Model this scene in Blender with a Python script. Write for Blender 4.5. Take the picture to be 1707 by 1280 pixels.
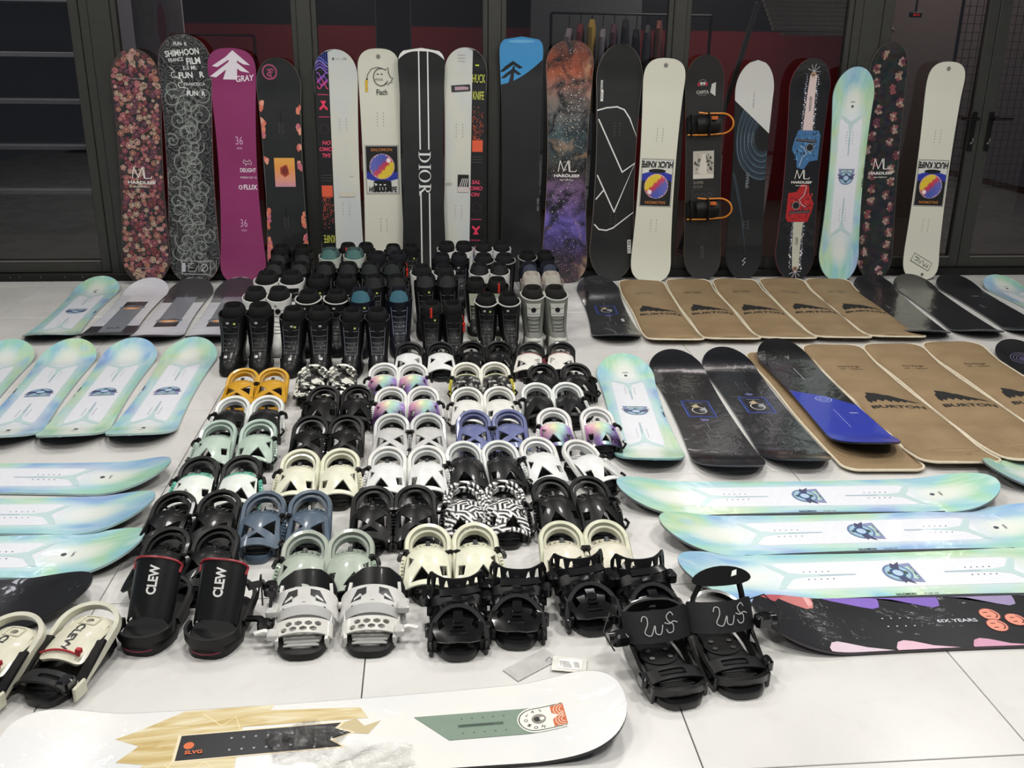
import bpy, bmesh, math, random
from mathutils import Vector, Matrix
from mathutils.geometry import tessellate_polygon
for o in list(bpy.data.objects): bpy.data.objects.remove(o)
S = bpy.context.scene
COL = S.collection
R = math.radians; PI = math.pi
sin, cos = math.sin, math.cos

# ---------------------------------------------------------------- camera
cd = bpy.data.cameras.new('camera'); cam = bpy.data.objects.new('camera', cd); COL.objects.link(cam)
CAMH = 1.5604
pit, yaw, roll = R(19.479), R(5.132), R(0.781)
fw = Vector((sin(yaw)*cos(pit), cos(yaw)*cos(pit), -sin(pit)))
rt = Vector((cos(yaw), -sin(yaw), 0)); up = rt.cross(fw)
r2 = rt*cos(roll) + up*sin(roll); u2 = -rt*sin(roll) + up*cos(roll)
cam.matrix_world = Matrix(((r2.x, u2.x, -fw.x, 0), (r2.y, u2.y, -fw.y, 0), (r2.z, u2.z, -fw.z, CAMH), (0, 0, 0, 1)))
cd.sensor_width = 36; cd.lens = 36*1587.5/1707; cd.clip_start = .05; cd.clip_end = 60
S.camera = cam

# ---------------------------------------------------------------- light and exposure
w = bpy.data.worlds.new('World'); S.world = w; w.use_nodes = True
w.node_tree.nodes['Background'].inputs[0].default_value = (.80, .86, 1, 1)
w.node_tree.nodes['Background'].inputs[1].default_value = .22
def area(x, y, z, e, size=.5, col=(1, .97, .93), size_y=None):
    l = bpy.data.lights.new('ceiling_or_fill_lamp', 'AREA'); l.energy = e; l.color = col
    l.shape = 'RECTANGLE' if size_y else 'DISK'; l.size = size
    if size_y: l.size_y = size_y
    o = bpy.data.objects.new('ceiling_or_fill_lamp', l); o.location = (x, y, z); COL.objects.link(o); return o
for x, y, e in ((-3.2, 4.6, 40), (-1.0, 4.9, 45), (1.2, 4.9, 45), (3.4, 4.8, 40),
                (-2.6, 2.2, 45), (-.3, 2.5, 60), (2.0, 2.3, 75), (4.4, 2.4, 60), (.9, .2, 70), (-1.8, 0, 40)):
    area(x, y, 3.35, e)
area(2.6, 8.9, 3.1, 80, 1.2, (1, .9, .85)); area(-.8, 9.0, 3.1, 70, 1.0, (1, .9, .85)); area(-3.3, 7.5, 3.1, 60, .8, (.95, .95, 1)); area(4.9, 8.2, 3.1, 50, .6)  # fill lamps added to brighten the shop interior behind the glass
S.view_settings.view_transform = 'Standard'; S.view_settings.look = 'None'
S.view_settings.exposure = -0.58; S.view_settings.gamma = 1; S.view_settings.use_curve_mapping = False

# ---------------------------------------------------------------- materials
def lin(c):
    return tuple((v/12.92 if v <= .04045 else ((v+.055)/1.055)**2.4) for v in c)
def hx(s):
    s = s.lstrip('#'); return lin(tuple(int(s[i:i+2], 16)/255 for i in (0, 2, 4)))
class NT:
    def __init__(s, name):
        s.m = bpy.data.materials.new(name); s.m.use_nodes = True; s.t = s.m.node_tree
        s.b = s.t.nodes['Principled BSDF']; s.o = s.t.nodes['Material Output']
        s.co = None
    def n(s, typ, **k):
        x = s.t.nodes.new(typ)
        for a, v in k.items(): setattr(x, a, v)
        return x
    def l(s, a, b): s.t.links.new(a, b)
    def put(s, sock, v):
        if isinstance(v, (int, float)): sock.default_value = v
        elif isinstance(v, tuple):
            sock.default_value = (v + (1,))[:4] if len(sock.default_value) == 4 else v[:3]
        else: s.l(v, sock)
    def obj(s):
        if not s.co: s.co = s.n('ShaderNodeTexCoord').outputs['Object']
        return s.co
    def xyz(s):
        x = s.n('ShaderNodeSeparateXYZ'); s.l(s.obj(), x.inputs[0]); return x.outputs
    def map(s, sc=(1, 1, 1), loc=(0, 0, 0), rot=(0, 0, 0)):
        x = s.n('ShaderNodeMapping'); s.l(s.obj(), x.inputs[0])
        x.inputs['Scale'].default_value = sc; x.inputs['Location'].default_value = loc; x.inputs['Rotation'].default_value = rot
        return x.outputs[0]
    def noise(s, scale, detail=2, dist=0, vec=None, col=False):
        x = s.n('ShaderNodeTexNoise'); x.inputs['Scale'].default_value = scale; x.inputs['Detail'].default_value = detail
        x.inputs['Distortion'].default_value = dist; s.l(vec or s.obj(), x.inputs['Vector']); return x.outputs[1 if col else 0]
    def vor(s, scale, feat='F1', vec=None, out=0, rnd=1):
        x = s.n('ShaderNodeTexVoronoi', feature=feat); x.inputs['Scale'].default_value = scale
        x.inputs['Randomness'].default_value = rnd
        s.l(vec or s.obj(), x.inputs['Vector']); return x.outputs[out]
    def math(s, op, a, b=0, c=0, clamp=False):
        x = s.n('ShaderNodeMath', operation=op); x.use_clamp = clamp
        s.put(x.inputs[0], a); s.put(x.inputs[1], b)
        if op in ('MULTIPLY_ADD', 'COMPARE'): s.put(x.inputs[2], c)
        return x.outputs[0]
    def ramp(s, f, stops, interp='LINEAR'):
        x = s.n('ShaderNodeValToRGB'); x.color_ramp.interpolation = interp; s.l(f, x.inputs[0]); e = x.color_ramp.elements
        while len(e) < len(stops): e.new(.5)
        for i, (p, c) in enumerate(stops):
            e[i].position = p; e[i].color = (c if isinstance(c, tuple) else (c, c, c)) + (1,)
        return x.outputs[0]
    def mix(s, f, a, b):
        x = s.n('ShaderNodeMix', data_type='RGBA'); s.put(x.inputs[0], f); s.put(x.inputs[6], a); s.put(x.inputs[7], b); return x.outputs[2]
    def bump(s, h, st=.3, d=.01):
        x = s.n('ShaderNodeBump'); x.inputs['Strength'].default_value = st; x.inputs['Distance'].default_value = d
        s.l(h, x.inputs['Height']); return x.outputs[0]
    def fin(s, col, rough=.5, metal=0, coat=0, bump=None, coatr=.06, coatbump=None, spec=.5, emit=None, es=0):
        b = s.b.inputs; s.put(b['Base Color'], col); s.put(b['Roughness'], rough); b['Metallic'].default_value = metal
        b['Coat Weight'].default_value = coat; b['Coat Roughness'].default_value = coatr; b['Specular IOR Level'].default_value = spec
        if bump is not None: s.l(bump, b['Normal'])
        if coatbump is not None: s.l(coatbump, b['Coat Normal'])
        if emit: s.put(b['Emission Color'], emit); b['Emission Strength'].default_value = es
        return s.m
_mc = {}
def M(c, rough=.45, coat=0, metal=0, emit=0, fab=False):
    k = (c, rough, coat, metal, emit, fab)
    if k not in _mc:
        n = NT('mat_'+c.strip('#')); v = n.noise(40 if fab else 25, 3)
        a = hx(c); dark = max(a) < .03 and not emit
        if dark: a = tuple(x*.55 for x in a)
        lo = tuple(x*.9 for x in a); hi = tuple(min(1, x*1.07) for x in a)
        colr = n.ramp(v, [(.3, lo), (.7, hi)])
        bp = n.bump(n.noise(420 if fab else 260, 2), .22 if fab else .05, .0012)
        _mc[k] = n.fin(colr, rough, metal, coat, bump=bp, emit=a if emit else None, es=emit, spec=.32 if dark else .5)
    return _mc[k]
INK = {}
def ink(c, rough=.4, coat=.35):
    k = (c, rough, coat)
    if k not in INK:
        n = NT('ink_'+c.strip('#')); a = hx(c)
        v = n.noise(60, 2); INK[k] = n.fin(n.ramp(v, [(.3, tuple(x*.95 for x in a)), (.7, a)]), rough, coat=coat)
    return INK[k]

# ---------------------------------------------------------------- object helpers
def link(name, me, m=None, parent=None):
    o = bpy.data.objects.new(name, me); COL.objects.link(o)
    if m is not None and me is not None:
        for x in (m if isinstance(m, (list, tuple)) else [m]): me.materials.append(x)
    if parent: o.parent = parent
    return o
def thing(name, label, cat, loc=(0, 0, 0), rz=0, group=None, mat=None):
    o = bpy.data.objects.new(name, None); COL.objects.link(o); o.empty_display_size = .05
    if mat is not None: o.matrix_world = mat
    else: o.location = loc; o.rotation_euler = (0, 0, rz)
    o['label'] = label; o['category'] = cat
    if group: o['group'] = group
    return o
def tag(o, label, cat, group=None):
    o['label'] = label; o['category'] = cat
    if group: o['group'] = group
    return o
def struct(o): o['kind'] = 'structure'; return o
def mesh(V, F, smooth=False):
    me = bpy.data.meshes.new('m'); me.from_pydata([tuple(v) for v in V], [], F)
    if smooth: me.polygons.foreach_set('use_smooth', [True]*len(me.polygons))
    return me
class MB:
    def __init__(s): s.V = []; s.F = []
    def add(s, V, F):
        k = len(s.V); s.V += [tuple(v) for v in V]; s.F += [tuple(i+k for i in f) for f in F]; return s
    def box(s, x0, x1, y0, y1, z0, z1, c=.0, M4=None):
        # box with a chamfer on all vertical and top edges
        if c:
            o = [(x0+c, y0), (x1-c, y0), (x1, y0+c), (x1, y1-c), (x1-c, y1), (x0+c, y1), (x0, y1-c), (x0, y0+c)]
            cx, cy = (x0+x1)/2, (y0+y1)/2
            i = [(cx+(x-cx)*(1-2*c/(x1-x0)), cy+(y-cy)*(1-2*c/(y1-y0))) for x, y in o]
            V = [(x, y, z0) for x, y in o]+[(x, y, z1-c) for x, y in o]+[(x, y, z1) for x, y in i]
            F = [tuple(range(7, -1, -1)), tuple(range(16, 24))]
            for r in (0, 8):
                for k in range(8): F.append((r+k, r+(k+1) % 8, r+8+(k+1) % 8, r+8+k))
        else:
            V = [(x, y, z) for z in (z0, z1) for x, y in ((x0, y0), (x1, y0), (x1, y1), (x0, y1))]
            F = [(3, 2, 1, 0), (4, 5, 6, 7), (0, 1, 5, 4), (1, 2, 6, 5), (2, 3, 7, 6), (3, 0, 4, 7)]
        if M4: V = [M4 @ Vector(v) for v in V]
        return s.add(V, F)
    def tube(s, pts, prof, nrm=(0, 0, 1), closed=False, cap=True):
        """sweep a 2D profile [(radial, normal)] along pts; nrm = reference normal"""
        P = [Vector(p) for p in pts]; n = len(P); N0 = Vector(nrm).normalized(); k = len(prof); V = []
        for i, p in enumerate(P):
            a = P[(i-1) % n] if (closed or i) else P[0]; b = P[(i+1) % n] if (closed or i < n-1) else P[-1]
            t = (b-a).normalized(); r = t.cross(N0)
            if r.length < 1e-4: r = t.orthogonal()
            r.normalize(); q = r.cross(t).normalized()
            for (u, v) in prof: V.append(p+r*u+q*v)
        F = []
        for i in range(n if closed else n-1):
            j = (i+1) % n
            for c in range(k): F.append((i*k+c, i*k+(c+1) % k, j*k+(c+1) % k, j*k+c))
        if cap and not closed: F += [tuple(range(k-1, -1, -1)), tuple((n-1)*k+c for c in range(k))]
        return s.add(V, F)
    def rings(s, rr, cap0=True, cap1=True):
        k = len(rr[0]); V = [v for r in rr for v in r]; F = []
        for i in range(len(rr)-1):
            for c in range(k): F.append((i*k+c, i*k+(c+1) % k, (i+1)*k+(c+1) % k, (i+1)*k+c))
        if cap0: F.append(tuple(range(k-1, -1, -1)))
        if cap1: F.append(tuple((len(rr)-1)*k+c for c in range(k)))
        return s.add(V, F)
    def disc(s, c, r, h, nrm=(0, 0, 1), n=14, r1=None):
        N = Vector(nrm).normalized(); a = N.orthogonal().normalized(); b = N.cross(a); c = Vector(c); r1 = r if r1 is None else r1
        s.rings([[c+a*cos(2*PI*i/n)*q+b*sin(2*PI*i/n)*q+N*z for i in range(n)] for q, z in ((r, 0), (r1, h))])
        return s
    def me(s, smooth=False):
        me = mesh(s.V, s.F, smooth)
        if smooth:
            try: me.set_sharp_from_angle(angle=R(38))
            except Exception: pass
        return me
def circ(r, n=6): return [(r*cos(2*PI*i/n), r*sin(2*PI*i/n)) for i in range(n)]
def rectp(w, h): return [(-w/2, -h/2), (w/2, -h/2), (w/2, h/2), (-w/2, h/2)]
def tess(loops):
    if len(loops) > 1:
        bm = bmesh.new(); E = []
        for l in loops:
            vs = [bm.verts.new((p[0], p[1], 0)) for p in l]
            E += [bm.edges.new((vs[i], vs[(i+1) % len(vs)])) for i in range(len(vs))]
        bmesh.ops.triangle_fill(bm, use_beauty=True, use_dissolve=False, edges=E); bm.verts.index_update()
        r = [(v.co.x, v.co.y) for v in bm.verts], [tuple(v.index for v in f.verts) for f in bm.faces]; bm.free(); return r
    V = [Vector((p[0], p[1], 0)) for l in loops for p in l]
    T = tessellate_polygon([[Vector((p[0], p[1], 0)) for p in l] for l in loops])
    return [(v.x, v.y) for v in V], [tuple(t) for t in T]
def sheet(loops, f, th=.004, cx=(), cy=(), smooth=True):
    """polygon with holes -> cut along lines -> mapped by f(x,y)->Vector -> given thickness"""
    V, T = tess(loops); bm = bmesh.new(); vs = [bm.verts.new((x, y, 0)) for x, y in V]
    for t in T:
        try: bm.faces.new([vs[i] for i in t])
        except ValueError: pass
    bmesh.ops.remove_doubles(bm, verts=bm.verts[:], dist=1e-6)
    for ax, cs in ((0, cx), (1, cy)):
        for c in cs:
            pc = [0, 0, 0]; pc[ax] = c; pn = [0, 0, 0]; pn[ax] = 1
            bmesh.ops.bisect_plane(bm, geom=bm.verts[:]+bm.edges[:]+bm.faces[:], plane_co=pc, plane_no=pn, dist=1e-6)
    for fa in bm.faces:
        if fa.normal.z < 0: fa.normal_flip()
    for v in bm.verts: v.co = f(v.co.x, v.co.y)
    bm.normal_update()
    if th: bmesh.ops.solidify(bm, geom=bm.faces[:], thickness=th)
    me = bpy.data.meshes.new('m'); bm.to_mesh(me); bm.free()
    if smooth:
        me.polygons.foreach_set('use_smooth', [True]*len(me.polygons))
        try: me.set_sharp_from_angle(angle=R(35))
        except Exception: pass
    return me
def lsp(a, b, n): return [a+(b-a)*i/(n-1) for i in range(n)]
def rrect(x0, x1, y0, y1, r, n=4):
    P = []
    for cx, cy, a in ((x1-r, y0+r, -90), (x1-r, y1-r, 0), (x0+r, y1-r, 90), (x0+r, y0+r, 180)):
        for i in range(n+1):
            t = R(a+90*i/n); P.append((cx+r*cos(t), cy+r*sin(t)))
    return P

# text -> flat triangles, cached
_tx = {}
def text2d(s, bold=0, shear=0):
    k = (s, bold, shear)
    if k not in _tx:
        c = bpy.data.curves.new('t', 'FONT'); c.body = s; c.align_x = 'CENTER'; c.align_y = 'CENTER'; c.size = 1; c.offset = bold; c.shear = shear; c.resolution_u = 3
        o = bpy.data.objects.new('t', c); COL.objects.link(o)
        bpy.context.view_layer.update(); dg = bpy.context.evaluated_depsgraph_get(); me = o.evaluated_get(dg).to_mesh()
        V = [(v.co.x, v.co.y) for v in me.vertices]; F = [tuple(p.vertices) for p in me.polygons]
        o.evaluated_get(dg).to_mesh_clear(); bpy.data.objects.remove(o); bpy.data.curves.remove(c)
        _tx[k] = (V, F)
    return _tx[k]
class G:
    """flat print: 2D shapes grouped by part name, laid on a surface by a mapping function"""
    def __init__(s): s.P = {}; s.k = 0
    def _a(s, name, col, V, F):
        s.k += 1; V, F = list(V), list(F)
        if not F: return
        q = s.P.setdefault(name, [])
        q.append((col, V, F, s.k))
    def poly(s, name, col, pts, holes=()):
        V, F = tess([pts]+list(holes)); s._a(name, col, V, F)
    def circle(s, name, col, x, y, r, ry=None, n=16, rot=0):
        ry = ry or r; P = []
        for i in range(n):
            a = 2*PI*i/n; u, v = r*cos(a), ry*sin(a); P.append((x+u*cos(rot)-v*sin(rot), y+u*sin(rot)+v*cos(rot)))
        s._a(name, col, P, [tuple(range(n))])
    def ring(s, name, col, x, y, r, w, n=24, ry=None, a0=0, a1=360):
        ry = ry or r
        s.stroke(name, col, [(x+r*cos(R(a0+(a1-a0)*i/n)), y+ry*sin(R(a0+(a1-a0)*i/n))) for i in range(n+1)], w)
    def lines(s, name, col, pts, w):
        for a, b in zip(pts[:-1], pts[1:]):
            d = (Vector(b)-Vector(a)); d = d.normalized()*w*.35 if d.length else d
            s.stroke(name, col, [tuple(Vector(a)-d), tuple(Vector(b)+d)], w)
    def rect(s, name, col, x, y, w, h, rot=0):
        P = [(x+a*cos(rot)-b*sin(rot), y+a*sin(rot)+b*cos(rot)) for a, b in ((-w/2, -h/2), (w/2, -h/2), (w/2, h/2), (-w/2, h/2))]
        s._a(name, col, P, [(0, 1, 2, 3)])
    def frame(s, name, col, x, y, w, h, t, rot=0):
        P = [(x+a*cos(rot)-b*sin(rot), y+a*sin(rot)+b*cos(rot)) for a, b in ((-w/2, -h/2), (w/2, -h/2), (w/2, h/2), (-w/2, h/2), (-w/2, -h/2))]
        s.stroke(name, col, P, t)
    def stroke(s, name, col, pts, w):
        V = []; F = []; n = len(pts)
        for i in range(n):
            a = Vector(pts[max(i-1, 0)]); b = Vector(pts[min(i+1, n-1)]); d = (b-a)
            if n > 2 and 0 < i < n-1:
                d1 = (Vector(pts[i])-a); d2 = (b-Vector(pts[i]))
                if d1.length > 1e-9 and d2.length > 1e-9: d = d1.normalized()+d2.normalized()
            if d.length < 1e-9: d = Vector((1, 0))
            d.normalize(); q = Vector((-d.y, d.x)); p = Vector(pts[i]); V += [tuple(p+q*w/2), tuple(p-q*w/2)]
        for i in range(n-1): F.append((2*i, 2*i+1, 2*i+3, 2*i+2))
        s._a(name, col, V, F)
    def text(s, name, col, t, x, y, size, rot=0, sx=1, bold=.012, shear=0, flip=False):
        V, F = text2d(t, bold, shear); c, d = cos(rot), sin(rot)
        V = [(x+(a*sx*size)*c-(b*size)*d, y+(a*sx*size)*d+(b*size)*c) for a, b in V]
        s._a(name, col, V, F)
    def fin(s, parent, f, cuts=(), eps=.0004, step=None, clip=None, xcuts=()):
        if step is None: step = min(4e-5, .004/max(1, s.k))
        for nm_ in [n_ for n_ in s.P if n_ == 'wedge_print']:
            it = s.P.pop(nm_)
            for q_, w_ in enumerate(it): s.P[(nm_, q_)] = [w_]
        for name, items in s.P.items():
            name = name[0] if isinstance(name, tuple) else name; mats = []; V = []; F = []; MI = []
            for col, v, fa, k in items:
                m = ink(col) if isinstance(col, str) else col
                if m not in mats: mats.append(m)
                mi = mats.index(m)
                if cuts or clip:
                    bm = bmesh.new(); vs = [bm.verts.new((a, b, 0)) for a, b in v]
                    for t in fa:
                        try: bm.faces.new([vs[i] for i in t])
                        except ValueError: pass
                    y0 = min(p[1] for p in v); y1 = max(p[1] for p in v)
                    for c in cuts:
                        if y0 < c < y1: bmesh.ops.bisect_plane(bm, geom=bm.verts[:]+bm.edges[:]+bm.faces[:], plane_co=(0, c, 0), plane_no=(0, 1, 0), dist=1e-7)
                    if clip:
                        for pc, pn in clip:
                            bmesh.ops.bisect_plane(bm, geom=bm.verts[:]+bm.edges[:]+bm.faces[:], plane_co=pc, plane_no=pn, dist=1e-7, clear_outer=True)
                    x0_ = min(p[0] for p in v); x1_ = max(p[0] for p in v)
                    for c in xcuts:
                        if x0_ < c < x1_: bmesh.ops.bisect_plane(bm, geom=bm.verts[:]+bm.edges[:]+bm.faces[:], plane_co=(c, 0, 0), plane_no=(1, 0, 0), dist=1e-7)
                    bm.verts.index_update(); v = [(q.co.x, q.co.y) for q in bm.verts]; fa = [tuple(q.index for q in fc.verts) for fc in bm.faces]; bm.free()
                b = len(V); V += [f(x, y, eps+k*step) for x, y in v]
                for t in fa: F.append(tuple(i+b for i in t)); MI.append(mi)
            if not F: continue
            me = mesh(V, F); o = link(name, me, mats, parent); me.polygons.foreach_set('material_index', MI)

# ---------------------------------------------------------------- setting: tiled floor
def floor_mat():
    n = NT('tile_stone'); a = n.noise(1.7, 5, .6); b = n.noise(14, 4)
    c = n.ramp(a, [(.3, (.60, .595, .57)), (.55, (.665, .66, .64)), (.75, (.70, .70, .685))])
    c = n.mix(n.math('MULTIPLY', n.ramp(b, [(.56, 0), (.72, 1)]), .12), c, (.42, .40, .37))
    sp = n.vor(5.5); c = n.mix(n.ramp(sp, [(.012, 1), (.02, 0)]), c, (.12, .11, .10))
    r = n.ramp(n.noise(3, 4), [(.3, .20), (.7, .34)])
    return n.fin(c, r, spec=.45, bump=n.bump(n.noise(50, 3), .03, .001))
FM = floor_mat()
fl = struct(link('floor', MB().box(-5.4, 7.4, -2.2, 6.66, -.05, -.0045).me(), M('#3b3a37', .8)))
T = .8; g = .0016
tm = MB().box(-T/2+g, T/2-g, -T/2+g, T/2-g, -.0045, 0, .0012).me(); tm.materials.append(FM)
for i in range(-6, 10):
    for j in range(-3, 9):
        x = -.99+T*i+T/2; y = 4.919-T*j+T/2
        if y > 7 or y < -2.3: continue
        if y+T/2 > 6.66:
            m2 = MB().box(-T/2+g, T/2-g, -T/2+g, 6.655-y, -.0045, 0, .0012).me(); m2.materials.append(FM)
            o = bpy.data.objects.new('tile', m2)
        else: o = bpy.data.objects.new('tile', tm)
        COL.objects.link(o); o.parent = fl; o.location = (x, y, 0)
# ---------------------------------------------------------------- setting: glazed shop front
FR = M('#33332f', .42, metal=.0); FR2 = M('#262623', .45); RUB = M('#0c0c0c', .6)
def bar(name, x0, x1, y0, y1, z0, z1, m=FR, parent=None, c=.004): return link(name, MB().box(x0, x1, y0, y1, z0, z1, c).me(), m, parent)
TOP = 3.4
sill = struct(bar('trim_1', -5.4, 7.4, 6.66, 6.84, 0, .05, FR2, c=.006))
for x in (-2.86, -2.80, -2.66, -2.50, -2.38, -2.31): link('screw', MB().disc((x, 6.6595, .03), .006, .003, (0, -1, 0), 8).me(), M('#77736a', .3, metal=1), sill)
def glass_mat():
    n = NT('tinted_glass'); t = n.t
    tr = n.n('ShaderNodeBsdfTransparent'); tr.inputs[0].default_value = (.60, .60, .61, 1)
    gl = n.n('ShaderNodeBsdfGlossy'); gl.inputs['Roughness'].default_value = .02; gl.inputs[0].default_value = (.9, .9, .9, 1)
    fr = n.n('ShaderNodeFresnel'); fr.inputs[0].default_value = 1.5
    f2 = n.math('MULTIPLY', fr.outputs[0], 1.6, clamp=True)
    mx = n.n('ShaderNodeMixShader'); n.l(f2, mx.inputs[0]); n.l(tr.outputs[0], mx.inputs[1]); n.l(gl.outputs[0], mx.inputs[2]); n.l(mx.outputs[0], n.o.inputs[0])
    return n.m
GL = glass_mat()
# posts
posts = [(-2.195, -2.005, 6.70, 6.84), (-.834, -.742, 6.70, 6.80), (.412, .498, 6.70, 6.80), (1.657, 1.743, 6.70, 6.80), (2.90, 3.10, 6.70, 6.86), (4.62, 4.80, 6.70, 6.86)]
for k, (a, b, c, d) in enumerate(posts):
    p = bar('trim_%d' % (k+2), a, b, c, d, .05, TOP); struct(p)
    if b-a > .15: link('groove', MB().box(a+.055, a+.059, c-.0008, c+.002, .06, TOP).me(), RUB, p)
# fixed windows between posts
bays = [(-2.005, -.834), (-.742, .412), (.498, 1.657), (1.743, 2.90)]
for k, (a, b) in enumerate(bays):
    wdo = struct(link('window_%d' % (k+1), MB().box(a+.03, b-.03, 6.742, 6.748, .12, TOP).me(), GL))
    f = MB(); f.box(a, b, 6.715, 6.775, .05, .13, .004); f.box(a, a+.035, 6.715, 6.775, .13, TOP, .003); f.box(b-.035, b, 6.715, 6.775, .13, TOP, .003)
    link('window_frame', f.me(), FR, wdo)
# doors: one at the left, a pair at the right
def door(n, a, b, st=.062, handle=None, rail=.075):
    d = struct(link('door_%d' % n, MB().box(a+st-.01, b-st+.01, 6.732, 6.738, .11, TOP).me(), GL))
    for x0 in (a, b-st): link('stile', MB().box(x0, x0+st, 6.705, 6.76, .055, TOP, .004).me(), FR, d)
    link('rail', MB().box(a+st, b-st, 6.705, 6.76, .055, .055+rail, .004).me(), FR, d)
    link('glazing_bead', MB().box(a+st, b-st, 6.700, 6.706, .055+rail-.004, .055+rail+.006).me(), M('#6b6a64', .4), d)
    return d
door(1, -3.35, -2.20); d2 = door(2, 3.105, 3.93, .075); d3 = door(3, 3.934, 4.62, .085)
door(4, 4.80, 5.8); door(5, -4.5, -3.36)
def handle(d, x, dirn):
    link('handle_plate', MB().box(x-.019, x+.019, 6.694, 6.705, .90, 1.17, .006).me(), M('#161616', .3), d)
    h = MB(); h.disc((x, 6.694, 1.125), .012, .05, (0, -1, 0), 10)
    h.tube([(x, 6.647, 1.125), (x+dirn*.02, 6.641, 1.125), (x+dirn*.125, 6.641, 1.125)], circ(.0095, 8)); link('handle', h.me(True), M('#131313', .25), d)
    q = MB(); q.disc((x, 6.6935, .955), .008, .006, (0, -1, 0), 10); q.box(x-.002, x+.006, 6.675, 6.692, .965, .99); link('key', q.me(), M('#c9c4b8', .25, metal=1), d)
handle(d2, 3.872, -1); handle(d3, 3.998, 1)
# interior seen through the glass
rf = struct(link('floor', MB().box(-5.4, 7.4, 6.84, 10.6, -.05, 0).me(), M('#4b443e', .35)))
wn = NT('back_wall'); z = wn.xyz()[2]
BW = wn.fin(wn.mix(wn.ramp(wn.math('MULTIPLY', z, .25), [(.435, (1, 1, 1)), (.4355, (0, 0, 0))]), (.006, .006, .007), (.20, .013, .016)), .55, bump=wn.bump(wn.noise(30), .1, .01))
struct(link('wall_back', MB().box(-5.4, 7.4, 10.3, 10.4, 0, TOP).me(), BW))
struct(link('wall_left', MB().box(-5.4, -5.3, 6.84, 10.3, 0, TOP).me(), M('#4a4640', .7)))
struct(link('wall_right', MB().box(7.3, 7.4, 6.84, 10.3, 0, TOP).me(), M('#3c3734', .7)))
struct(link('ceiling', MB().box(-5.4, 7.4, 6.84, 10.4, TOP, TOP+.1).me(), M('#3f3f40', .8)))
struct(link('ceiling', MB().box(-5.4, 7.4, -2.2, 6.84, TOP, TOP+.1).me(), M('#8b8985', .8)))
# storage cabinet behind the left door
sh = thing('shelf_unit', 'pale grey shelf unit with dark backed bays seen through the left glass door', 'shelf', (-3.35, 8.3, 0))
b = MB(); b.box(-1.2, -1.16, 0, .4, 0, 2.3); b.box(.75, .93, 0, .4, 0, 2.3); link('side_reflection_panel', b.me(), M('#8d8d94', .6), sh)  # broad right-hand panel stands in for a pale reflection in the door glass
link('back_panel', MB().box(-.35, .75, .36, .4, .0, 2.3).me(), M('#3c3c46', .7), sh)
link('side_reflection_panel', MB().box(-1.16, -.35, .1, .4, .0, 1.35).me(), M('#8a7058', .7), sh)  # brown reflection in the door glass, built as a solid panel
for zz in (.36, .72, 1.08, 1.44, 1.85): link('shelf', MB().box(-1.18, .90, -.02, .36, zz, zz+.035, .004).me(), M('#8f8d8c', .5), sh)
cn = thing('canvas_painting', 'large grey canvas with two pink upright ovals behind the left window', 'painting', (-2.42, 8.9, 1.25))
link('canvas', MB().box(-.42, .36, 0, .03, 0, 1.4, .004).me(), M('#b5afac', .8), cn)
gg = G()
for x in (-.08, .18):
    gg.circle('print', '#a99fa0', x, .45, .075, .26); gg.circle('print', '#a0505c', x, .43, .035, .2)
gg.circle('print', '#a99fa0', .05, .1, .24, .2)
gg.fin(cn, lambda x, y, e: (x, -e-.001, y))
# dark red stool frames and racks
def rack(x, y, w, h, lab, col='#5a1218', n=0):
    t = thing('clothes_rack', lab, 'rack', (x, y, 0)); m = M(col, .4)
    for s in (-1, 1): link('post', MB().tube([(s*w/2, 0, .02), (s*w/2, 0, h)], circ(.014)).me(True), m, t); link('foot', MB().tube([(s*w/2, -.22, .02), (s*w/2, .22, .02)], circ(.014)).me(True), m, t)
    link('rail', MB().tube([(-w/2, 0, h), (w/2, 0, h)], circ(.012)).me(True), m, t); return t
rack(-1.62, 7.9, .62, 1.62, 'low dark red clothes rack behind the paisley snowboard')
rack(1.9, 9.3, 1.5, 1.86, 'black clothes rack with garments behind the middle windows', '#1d1d1f')
random.seed(3)
GC = ['#9c8f93', '#7c3438', '#a98f3a', '#8c8a90', '#5b3b44', '#2b2b2e', '#19191b', '#3a3a3d', '#6d3a30', '#151516', '#232325']
GN = ['pale grey', 'dull red', 'mustard', 'silver grey', 'plum', 'charcoal', 'black', 'slate', 'rust', 'jet black', 'dark grey']
for k in range(11):
    x = 1.32+k*.105; t = thing('garment', GN[k]+' garment hanging on the rack behind the glass', 'garment', (x, 9.3, .9+.04*(k % 3)), R(75), group='garments on the black rack')
    H = .9-.04*(k % 3); rr = []
    for zz, a, bb in ((0, .2, .05), (.3, .19, .05), (.6, .17, .045), (.76, .16, .035), (.83, .06, .025)):
        rr.append([(a*cos(q*PI/6)*(1+.06*sin(q*3)), bb*sin(q*PI/6), zz) for q in range(12)])
    link('cloth', MB().rings(rr).me(True), M(GC[k], .85, fab=True), t)
    link('hanger', MB().tube([(0, 0, .82), (0, 0, H+.02), (.02, 0, H+.05), (.04, 0, H+.02)], circ(.004, 4)).me(), M('#1a1a1a'), t)
# slatted canopy panel
cp = thing('slatted_canopy', 'pale wooden slatted roof panel hanging behind the right windows', 'canopy', (3.05, 7.75, 1.75))
link('beam', MB().box(-.26, .62, .0, .05, -.075, -.05, .004).me(), M('#b5ae9f', .6), cp)
sl = MB().box(-.33, .66, -.0, .045, -.014, .014, .004).me(); sl.materials.append(M('#c9c3b5', .6))
for k in range(16):
    o = bpy.data.objects.new('slat', sl); COL.objects.link(o); o.parent = cp; o.location = (-.012*k, .03+.012*k, -.03+.034*k); o.rotation_euler = (R(25), 0, 0)
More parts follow.
